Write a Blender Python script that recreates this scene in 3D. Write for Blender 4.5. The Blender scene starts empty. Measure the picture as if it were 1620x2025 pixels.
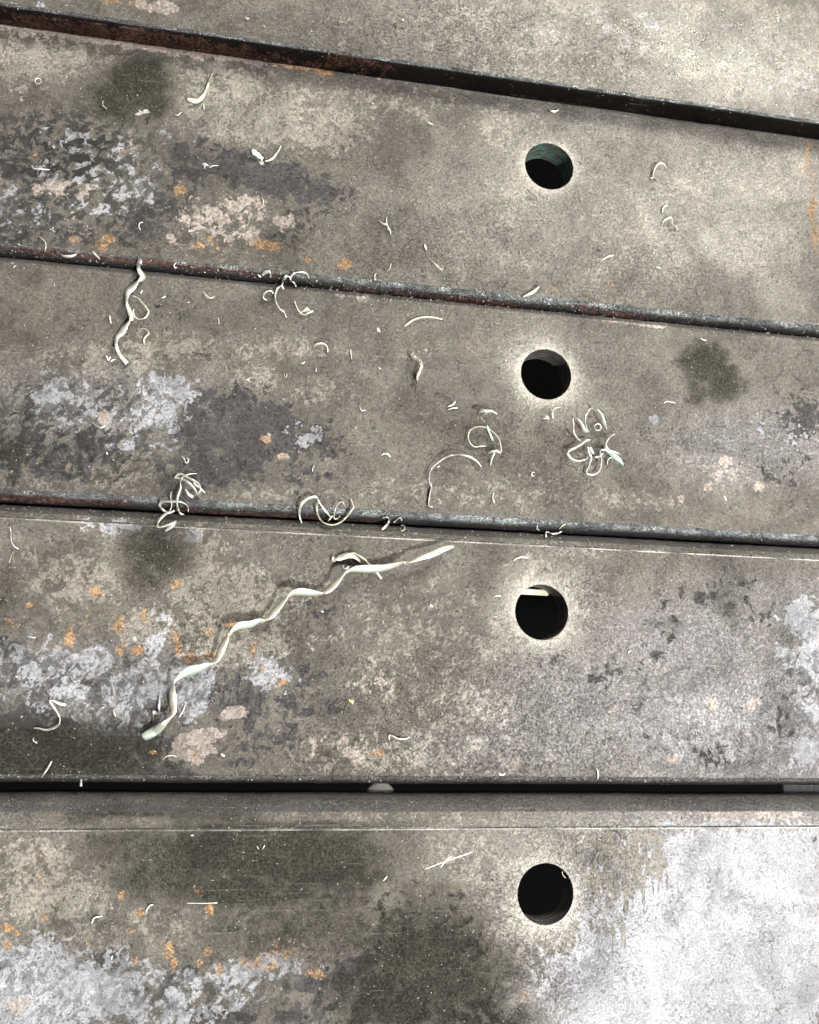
import bpy, math, random
import numpy as np
from mathutils import Vector, Matrix, noise as mnoise
random.seed(7); np.random.seed(7)
SC = bpy.context.scene
COL = SC.collection

# ------------------------------------------------------------------ camera
PW, PH, FPX, CAMH = 1620.0, 2025.0, 1675.2, 0.330
def _unit(v): return v / np.linalg.norm(v)
def _ray(px, py): return np.array([px - PW/2, -(py - PH/2), -FPX], float)
_up = _unit(-_ray(517.2, 1298.9))
_v = np.array([10138.7, -580.0, -FPX])
_X = _unit(_v - (_v @ _up) * _up)
_Y = np.cross(_up, _X)
R3 = np.array([_X, _Y, _up])                    # camera -> world
def at(px, py, z=0.0):
    """point of the place seen at photo position (px, py), z metres above the bars"""
    d = R3 @ _ray(px, py)
    t = (z - CAMH) / d[2]
    return d * t + np.array([0, 0, CAMH])
cam_d = bpy.data.cameras.new('camera')
cam = bpy.data.objects.new('camera', cam_d); COL.objects.link(cam)
cam.matrix_world = Matrix([[*R3[0], 0], [*R3[1], 0], [*R3[2], CAMH], [0, 0, 0, 1]])
cam_d.sensor_fit = 'VERTICAL'; cam_d.sensor_height = 24.0
cam_d.lens = FPX / PH * 24.0
cam_d.clip_start = 0.005; cam_d.clip_end = 50
cam_d.dof.use_dof = True; cam_d.dof.focus_distance = 0.345; cam_d.dof.aperture_fstop = 32
SC.camera = cam

# ------------------------------------------------------------------ light
world = bpy.data.worlds.new("World"); SC.world = world; world.use_nodes = True
bg = world.node_tree.nodes['Background']
bg.inputs['Color'].default_value = (0.93, 0.96, 1.0, 1); bg.inputs['Strength'].default_value = 0.04
def area(name, loc, target, sx, sy, power, color):
    l = bpy.data.lights.new(name, 'AREA'); l.shape = 'RECTANGLE'; l.size = sx; l.size_y = sy
    l.energy = power; l.color = color
    o = bpy.data.objects.new(name, l); COL.objects.link(o); o.location = loc
    o.rotation_euler = (Vector(target) - Vector(loc)).to_track_quat('-Z', 'Y').to_euler()
    return o
area('workshop_or_added_lamp', (0.70, -1.0, 1.70), (0.08, 0, 0), 0.09, 0.12, 98, (1.0, 0.98, 0.95))
area('workshop_or_added_lamp', (1.45, -0.85, 1.75), (0.08, 0, 0), 0.60, 0.70, 35, (0.97, 0.97, 1.0))
area('workshop_or_added_lamp', (1.35, 2.10, 1.9), (0.1, 0.1, 0), 0.7, 0.9, 150, (1.0, 0.965, 0.88))
area('workshop_or_added_lamp', (-1.1, 1.2, 2.0), (0.0, 0.1, 0), 0.3, 0.5, 3, (0.95, 0.97, 1.0))
area('workshop_or_added_lamp', (1.05, -0.05, 1.9), (0.1, 0, 0), 0.3, 0.16, 16, (0.96, 0.95, 1.0))  # unseen lamp added to light the cap and strip below the bars
SC.view_settings.view_transform = 'Standard'; SC.view_settings.look = 'None'
SC.view_settings.exposure = -0.14; SC.view_settings.gamma = 1.0

# ------------------------------------------------------------------ node helper
class NT:
    def __init__(s, name):
        s.m = bpy.data.materials.new(name); s.m.use_nodes = True
        s.t = s.m.node_tree; s.t.nodes.clear()
        s.out = s.t.nodes.new('ShaderNodeOutputMaterial')
        s.b = s.t.nodes.new('ShaderNodeBsdfPrincipled')
        s.t.links.new(s.b.outputs[0], s.out.inputs['Surface'])
        g = s.t.nodes.new('ShaderNodeNewGeometry')
        v = s.t.nodes.new('ShaderNodeVectorMath'); v.operation = 'SCALE'
        s.t.links.new(g.outputs['Position'], v.inputs[0]); v.inputs['Scale'].default_value = 1000.0
        s.co = v.outputs[0]                       # millimetres
    def put(s, sock, val):
        if isinstance(val, bpy.types.NodeSocket): s.t.links.new(val, sock)
        elif isinstance(val, (tuple, list)):
            sock.default_value = (*val, 1) if len(val) == 3 and len(sock.default_value) == 4 else val
        else: sock.default_value = val
    def math(s, op, a, b=0.0, c=0.0, clamp=False):
        n = s.t.nodes.new('ShaderNodeMath'); n.operation = op; n.use_clamp = clamp
        s.put(n.inputs[0], a); s.put(n.inputs[1], b); s.put(n.inputs[2], c); return n.outputs[0]
    def vmap(s, v, sc=(1, 1, 1), loc=(0, 0, 0), rot=0):
        n = s.t.nodes.new('ShaderNodeMapping'); s.put(n.inputs['Vector'], v)
        n.inputs['Scale'].default_value = sc; n.inputs['Location'].default_value = loc
        n.inputs['Rotation'].default_value = (0, 0, rot); return n.outputs[0]
    def noise(s, scale, detail=4, rough=.55, dist=0.0, v=None, color=False, dims='3D'):
        n = s.t.nodes.new('ShaderNodeTexNoise'); n.noise_dimensions = dims
        s.put(n.inputs['Vector'], v if v is not None else s.co)
        n.inputs['Scale'].default_value = scale; n.inputs['Detail'].default_value = detail
        n.inputs['Roughness'].default_value = rough; n.inputs['Distortion'].default_value = dist
        return n.outputs['Color' if color else 'Fac']
    def voro(s, scale, feat='F1', v=None, out='Distance', rnd=1.0):
        n = s.t.nodes.new('ShaderNodeTexVoronoi'); n.feature = feat
        s.put(n.inputs['Vector'], v if v is not None else s.co)
        n.inputs['Scale'].default_value = scale; n.inputs['Randomness'].default_value = rnd
        return n.outputs[out]
    def step(s, a, lo, hi):
        n = s.t.nodes.new('ShaderNodeMapRange'); n.interpolation_type = 'SMOOTHSTEP'
        s.put(n.inputs['Value'], a); s.put(n.inputs['From Min'], lo); s.put(n.inputs['From Max'], hi)
        return n.outputs['Result']
    def rng(s, a, lo, hi, t0, t1):
        n = s.t.nodes.new('ShaderNodeMapRange'); s.put(n.inputs['Value'], a)
        s.put(n.inputs['From Min'], lo); s.put(n.inputs['From Max'], hi)
        s.put(n.inputs['To Min'], t0); s.put(n.inputs['To Max'], t1); return n.outputs['Result']
    def mix(s, f, a, b, mode='MIX'):
        n = s.t.nodes.new('ShaderNodeMix'); n.data_type = 'RGBA'; n.blend_type = mode
        s.put(n.inputs[0], f); s.put(n.inputs[6], a); s.put(n.inputs[7], b); return n.outputs[2]
    def attr(s, name):
        n = s.t.nodes.new('ShaderNodeAttribute'); n.attribute_name = name
        q = s.t.nodes.new('ShaderNodeSeparateColor'); s.t.links.new(n.outputs['Color'], q.inputs[0])
        return q.outputs[0], q.outputs[1], q.outputs[2], n.outputs['Alpha']
    def gray(s, v):
        n = s.t.nodes.new('ShaderNodeCombineColor')
        for i in range(3): s.put(n.inputs[i], v)
        return n.outputs[0]
    def bump(s, h, dist, strength=1.0, nrm=None):
        n = s.t.nodes.new('ShaderNodeBump'); s.put(n.inputs['Height'], h)
        n.inputs['Distance'].default_value = dist; n.inputs['Strength'].default_value = strength
        if nrm is not None: s.t.links.new(nrm, n.inputs['Normal'])
        return n.outputs[0]

# ------------------------------------------------------------------ materials
def steel_material():
    N = NT('mill_scale_steel')
    dk, pale, olive, rust = N.attr('layer_a')
    pink, edge, burn, beige = N.attr('layer_b')
    mott, crack, lite, drip = N.attr('layer_c')
    shd, _a, _b, _c = N.attr('layer_d')
    RT = N.t.nodes.new('ShaderNodeMapping'); N.t.links.new(N.co, RT.inputs[0]); RT.inputs['Rotation'].default_value = (.5, .35, .7)
    rc_ = RT.outputs[0]
    n1 = N.noise(0.11, 9, .60, 0.9, v=rc_)                 # broad, crisp-edged patches
    n2 = N.noise(0.24, 5, .55, 0.7, v=N.vmap(rc_, (1, .85, 1), (31, 7, 3)))
    n3 = N.noise(0.75, 6, .60, 0.5, v=N.vmap(rc_, (1, .85, 1), (3, 87, 9)))
    nf = N.noise(2.6, 5, .72)                        # grain
    ng = N.noise(1.15, 6, .72, 0.5, v=N.vmap(rc_, (1, 1, 1), (9, 2, 40)))
    def mask(field, amp2, amp3, thr=.5, soft=.06, n=n2, a1=1.0):
        g = N.step(field, .04, .22)
        a = N.math('MULTIPLY_ADD', N.math('SUBTRACT', n, .5), N.math('MULTIPLY', g, amp2), field)
        a = N.math('MULTIPLY_ADD', N.math('SUBTRACT', n1, .5), N.math('MULTIPLY', g, a1), a)
        a = N.math('MULTIPLY_ADD', N.math('SUBTRACT', n3, .5), amp3, a)
        return N.step(a, thr - soft, thr + soft)
    # worn brown grey steel
    base = N.mix(N.step(n1, .35, .68), (.080, .072, .060), (.112, .103, .086))
    base = N.mix(N.math('MULTIPLY', N.step(n2, .42, .62), .35), base, (.160, .156, .142))
    base = N.mix(N.math('MULTIPLY', N.step(n3, .46, .66), .14), base, (.25, .235, .20))
    base = N.mix(N.math('MULTIPLY', N.step(N.noise(.4, 5, .6, 0, v=N.vmap(N.co, (1, 1, 1), (70, 3, 1))), .52, .7), .30), base, (.20, .135, .105))
    # beige rough zones
    mb = mask(beige, 1.8, 1.3, .5, .16)
    base = N.mix(N.math('MULTIPLY', mb, .46), base, (.34, .312, .262))
    # lamp sheen, mostly on the right, painted in as lighter metal
    base = N.mix(N.math('MULTIPLY', lite, .6), base, N.mix(N.step(ng, .35, .65), (.40, .38, .34), (.58, .555, .50)))
    base = N.mix(N.math('MULTIPLY', _a, N.rng(n3, .4, .6, .35, 1.0), clamp=True), base, N.mix(N.step(ng, .38, .62), (.15, .147, .162), (.32, .315, .335)))  # soft lavender tint, painting in the violet lamp sheen on the right
    # dark charcoal scale
    md = mask(dk, 1.9, .8, .46, .05, a1=1.6)
    dcol = N.mix(N.step(n3, .3, .7), (.030, .0285, .0285), (.062, .058, .058))
    base = N.mix(N.math('MULTIPLY', md, .93), base, dcol)
    # lavender-grey oxide film; at lower right it paints in lamp sheen
    mp = mask(pale, 2.0, .8, .48, .07, a1=1.2)
    pcol = N.mix(N.step(n2, .35, .65), (.215, .22, .232), (.36, .362, .375))
    pcol = N.mix(N.math('MULTIPLY', lite, .9), pcol, (.43, .43, .45))
    base = N.mix(N.math('MULTIPLY', mp, .9), base, pcol)
    # dark flecks breaking the bloom
    mm = N.math('MULTIPLY', mott, N.step(N.math('MULTIPLY_ADD', n3, .28, N.math('MULTIPLY', N.noise(.27, 5, .52, .7, v=N.vmap(rc_, (1.2, .8, 1), (5, 50, 2))), .72)), .495, .525))
    base = N.mix(N.math('MULTIPLY', mm, .93), base, (.026, .026, .024))
    # pinkish bare patches
    mk = mask(pink, .9, .5)
    base = N.mix(N.math('MULTIPLY', mk, .8), base, N.mix(N.step(n3, .4, .6), (.26, .215, .185), (.38, .335, .295)))
    # oily olive damp stains; onlooker's dark reflection painted in on the nearest bar
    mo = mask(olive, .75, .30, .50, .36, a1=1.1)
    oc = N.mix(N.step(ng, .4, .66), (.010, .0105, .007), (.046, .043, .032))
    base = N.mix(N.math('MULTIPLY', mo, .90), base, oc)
    # orange rust
    mr = mask(rust, 1.9, 1.7, .60, .16, a1=.3)
    rc = N.mix(N.step(ng, .40, .60), (.12, .065, .035), (.33, .19, .075))
    base = N.mix(N.math('MULTIPLY', mr, .78), base, rc)
    # dried runs of fluid
    md2 = N.math('MULTIPLY', N.step(N.math('MULTIPLY_ADD', N.math('SUBTRACT', N.noise(.55, 6, .6, .3, v=N.vmap(N.co, (1, .38, 1), (2, 2, 2))), .5), 2.0, drip), .44, .50), 1.0)
    base = N.mix(N.math('MULTIPLY', md2, .85), base, (.21, .192, .160))
    # bare ring worn bright round each hole
    bb = N.math('MULTIPLY', burn, N.rng(ng, .2, .8, .85, 1.1))
    base = N.mix(N.math('MULTIPLY', bb, .9, clamp=True), base, (.62, .585, .51))
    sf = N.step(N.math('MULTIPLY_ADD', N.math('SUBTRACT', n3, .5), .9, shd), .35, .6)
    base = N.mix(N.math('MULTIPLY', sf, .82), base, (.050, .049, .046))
    # edges: blue-black scale, with corner highlight and shade below painted in
    ew = N.step(N.math('MULTIPLY_ADD', N.math('SUBTRACT', n3, .5), .5, edge), .22, .42)
    corner_glint = N.mix(N.step(ng, .45, .66), (.075, .085, .082), (.26, .28, .27))
    corner_glint = N.mix(N.step(n1, .44, .56), corner_glint, (.050, .053, .055))
    corner_glint = N.mix(N.math('MULTIPLY', _b, .8, clamp=True), corner_glint, (.045, .040, .037))
    ec = N.mix(N.step(N.math('MULTIPLY_ADD', N.math('SUBTRACT', ng, .5), .5, edge), .58, .84), corner_glint, (.030, .029, .028))
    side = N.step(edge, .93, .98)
    ec = N.mix(side, ec, (.007, .006, .005))  # bar sides near-black, their shade put into the colour
    ec = N.mix(mk, ec, N.mix(N.step(n3, .42, .58), (.018, .009, .007), (.070, .034, .026)))
    base = N.mix(ew, base, ec)
    # grain contrast
    gr = N.math('MULTIPLY', N.rng(nf, .38, .62, .76, 1.27), N.math('MULTIPLY', N.rng(ng, .36, .64, .68, 1.34), N.rng(n3, .38, .62, .94, 1.07)))
    gamp = N.math('SUBTRACT', 1.0, N.math('MULTIPLY', N.math('MAXIMUM', md, mo), .35))
    gamp = N.math('SUBTRACT', gamp, N.math('MULTIPLY', mp, .25))
    base = N.mix(gamp, base, N.mix(1.0, base, N.gray(gr), 'MULTIPLY'))
    wide = N.noise(.035, 5, .6, .8)
    base = N.mix(1.0, base, N.gray(N.rng(wide, .35, .65, .74, 1.28)), 'MULTIPLY')
    # thin dark flaked outlines
    w = N.noise(.55, 6, .66, .8, v=N.vmap(N.co, (1, 1, 1), (11, 23, 5)))
    ridge = N.math('SUBTRACT', 1.0, N.step(N.math('ABSOLUTE', N.math('SUBTRACT', w, .5)), 0.0, .016))
    rmask = N.math('MULTIPLY', ridge, N.step(N.math('ADD', n2, N.math('MULTIPLY', crack, .3)), .50, .62), clamp=True)
    rmask = N.math('MULTIPLY', rmask, N.math('SUBTRACT', 1.0, N.math('MULTIPLY', mo, .8)))
    base = N.mix(N.math('MULTIPLY', rmask, .72), base, (.05, .043, .034))
    # pits
    pv = N.voro(.62, v=N.vmap(N.co, (1, 1, 1), (0, 9, 5)))
    pits = N.math('MULTIPLY', N.math('SUBTRACT', 1.0, N.step(pv, .08, .20)), N.step(n2, .44, .54))
    base = N.mix(N.math('MULTIPLY', pits, .8), base, (.03, .028, .024))
    # pin-prick swarf dust
    sv = N.voro(.80, v=N.vmap(N.co, (1, 1, 1), (40, 1, 8)))
    sc_ = N.voro(.80, v=N.vmap(N.co, (1, 1, 1), (40, 1, 8)), out='Color')
    q = N.t.nodes.new('ShaderNodeSeparateColor'); N.t.links.new(sc_, q.inputs[0])
    dust = N.math('MULTIPLY', N.math('SUBTRACT', 1.0, N.step(sv, .09, .16)), N.step(q.outputs[0], .88, .92))
    base = N.mix(N.math('MULTIPLY', dust, .8), base, (.75, .74, .68))
    # fine hair scratches
    sx = N.noise(.5, 3, .5, 0, v=N.vmap(N.co, (.04, 2.6, 1), (0, 0, 0), .05))
    sy = N.noise(.5, 3, .5, 0, v=N.vmap(N.co, (2.6, .05, 1), (0, 9, 0), .12))
    scr = N.math('MAXIMUM', N.step(sx, .61, .72), N.step(sy, .67, .77))
    base = N.mix(N.math('MULTIPLY', N.math('MULTIPLY', scr, N.step(n1, .44, .6)), .13), base, (.50, .48, .44))
    N.put(N.b.inputs['Base Color'], base)
    N.put(N.b.inputs['Metallic'], N.math('SUBTRACT', N.math('ADD', .48, N.math('MULTIPLY', lite, .35), clamp=True), N.math('MULTIPLY', mr, .5)))
    ro = N.math('SUBTRACT', N.rng(n2, .35, .65, .33, .45), N.math('MULTIPLY', lite, .10))
    ro = N.math('SUBTRACT', ro, N.math('MULTIPLY', md, .02))
    ro = N.math('SUBTRACT', ro, N.math('MULTIPLY', mo, .06))
    ro = N.math('SUBTRACT', ro, N.math('MULTIPLY', ew, .16))
    ro = N.math('ADD', ro, N.math('MULTIPLY', mb, .08))
    ro = N.math('ADD', ro, N.math('MULTIPLY', N.math('MULTIPLY', ew, N.math('MAXIMUM', mk, side)), .38))
    N.put(N.b.inputs['Roughness'], ro)
    N.put(N.b.inputs['Specular IOR Level'], N.math('MULTIPLY_ADD', N.math('MAXIMUM', side, N.math('MULTIPLY', mo, .7)), -.32, .4))
    h = N.math('MULTIPLY_ADD', ng, .9, N.math('MULTIPLY', nf, .7))
    h = N.math('MULTIPLY_ADD', n3, .8, h)
    h = N.math('SUBTRACT', h, N.math('MULTIPLY', rmask, .5))
    h = N.math('SUBTRACT', h, N.math('MULTIPLY', pits, .5))
    h = N.math('MULTIPLY_ADD', md2, .35, h)
    hm = N.math('MULTIPLY', h, N.math('SUBTRACT', 1.0, N.math('MULTIPLY', ew, .3)))
    nb = N.bump(hm, 0.00046)
    N.put(N.b.inputs['Normal'], nb)
    return N.m

def bore_material(green):
    N = NT('drilled_bore')
    z = N.vmap(N.co, (.12, .12, 3.2))
    r = N.noise(.8, 4, .6, 0, v=z)
    g = N.noise(.35, 3, .6)
    q = N.math('POWER', N.step(g, .45, .65), 1.0)
    c = N.mix(N.step(r, .35, .7), (.03, .028, .027), (.26, .25, .24))
    c = N.mix(N.math('MULTIPLY', q, .6 * green), c, (.05, .30, .20))
    N.put(N.b.inputs['Base Color'], c); N.put(N.b.inputs['Metallic'], .5)
    N.put(N.b.inputs['Roughness'], .38)
    N.put(N.b.inputs['Normal'], N.bump(r, .0004))
    return N.m

def swarf_material(name, a, b, metal=.15, rough=.42, ab=.5):
    N = NT(name)
    n = N.noise(.35, 4, .6)
    f = N.noise(3.0, 3, .6)
    c = N.mix(N.step(n, .42, .62), a, b)
    c = N.mix(1.0, c, N.gray(N.rng(f, .25, .75, .82, 1.15)), 'MULTIPLY')
    N.put(N.b.inputs['Base Color'], c); N.put(N.b.inputs['Metallic'], metal)
    N.put(N.b.inputs['Roughness'], rough)
    N.put(N.b.inputs['Normal'], N.bump(f, .00008))
    return N.m
def plain(name, col, rough=.6, metal=0., amp=.25, scale=.5):
    N = NT(name)
    n = N.noise(scale, 5, .6)
    c = N.mix(1.0, col, N.gray(N.rng(n, .3, .7, 1 - amp, 1 + amp)), 'MULTIPLY')
    N.put(N.b.inputs['Base Color'], c); N.put(N.b.inputs['Roughness'], rough); N.put(N.b.inputs['Metallic'], metal)
    return N.m
STEEL = steel_material(); BORE = bore_material(0.0); BORE_GREEN = bore_material(1.0)
PALE = swarf_material('pale_swarf', (.52, .51, .45), (.74, .74, .69), .6, .33)
CREAM = swarf_material('cream_swarf', (.42, .40, .31), (.62, .60, .50), .35, .4)
GREEN = swarf_material('greenish_swarf', (.30, .50, .40), (.66, .74, .66), .3, .4)
DULL = swarf_material('dull_swarf', (.20, .18, .14), (.42, .40, .33), .4, .4)
BLACK = swarf_material('blackened_swarf', (.02, .022, .03), (.05, .05, .05), .5, .3)
BRIGHT = swarf_material('scratched_steel', (.55, .54, .50), (.72, .71, .66), .4, .35)
RUSTM = plain('rust_scale', (.34, .15, .05), .9, 0, .5, .6)
FLOORM = plain('shade_dark_floor', (.0015, .0015, .0015), .9)  # near-black floor colour stands in for the unlit space below
for _n in FLOORM.node_tree.nodes:
    if _n.type == 'BSDF_PRINCIPLED': _n.inputs['Specular IOR Level'].default_value = 0.04
TIMBER = plain('pale_timber', (.56, .52, .40), .8, 0, .15, .2)
CAPM = plain('pale_cap', (.9, .87, .74), .6, 0, .06, 1.0)

# ------------------------------------------------------------------ object helpers
def tag(o, label=None, cat=None, group=None, kind=None):
    if label: o['label'] = label
    if cat: o['category'] = cat
    if group: o['group'] = group
    if kind: o['kind'] = kind
    return o
def mesh_obj(name, verts, faces, mat, parent=None, smooth=False):
    me = bpy.data.meshes.new(name); me.from_pydata(verts, [], faces); me.update()
    if smooth: me.polygons.foreach_set('use_smooth', [True] * len(me.polygons))
    me.materials.append(mat)
    o = bpy.data.objects.new(name, me); COL.objects.link(o)
    if parent is not None: o.parent = parent
    return o
def empty(name, loc=(0, 0, 0)):
    o = bpy.data.objects.new(name, None); o.empty_display_size = .01; COL.objects.link(o); o.location = loc; return o

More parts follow.
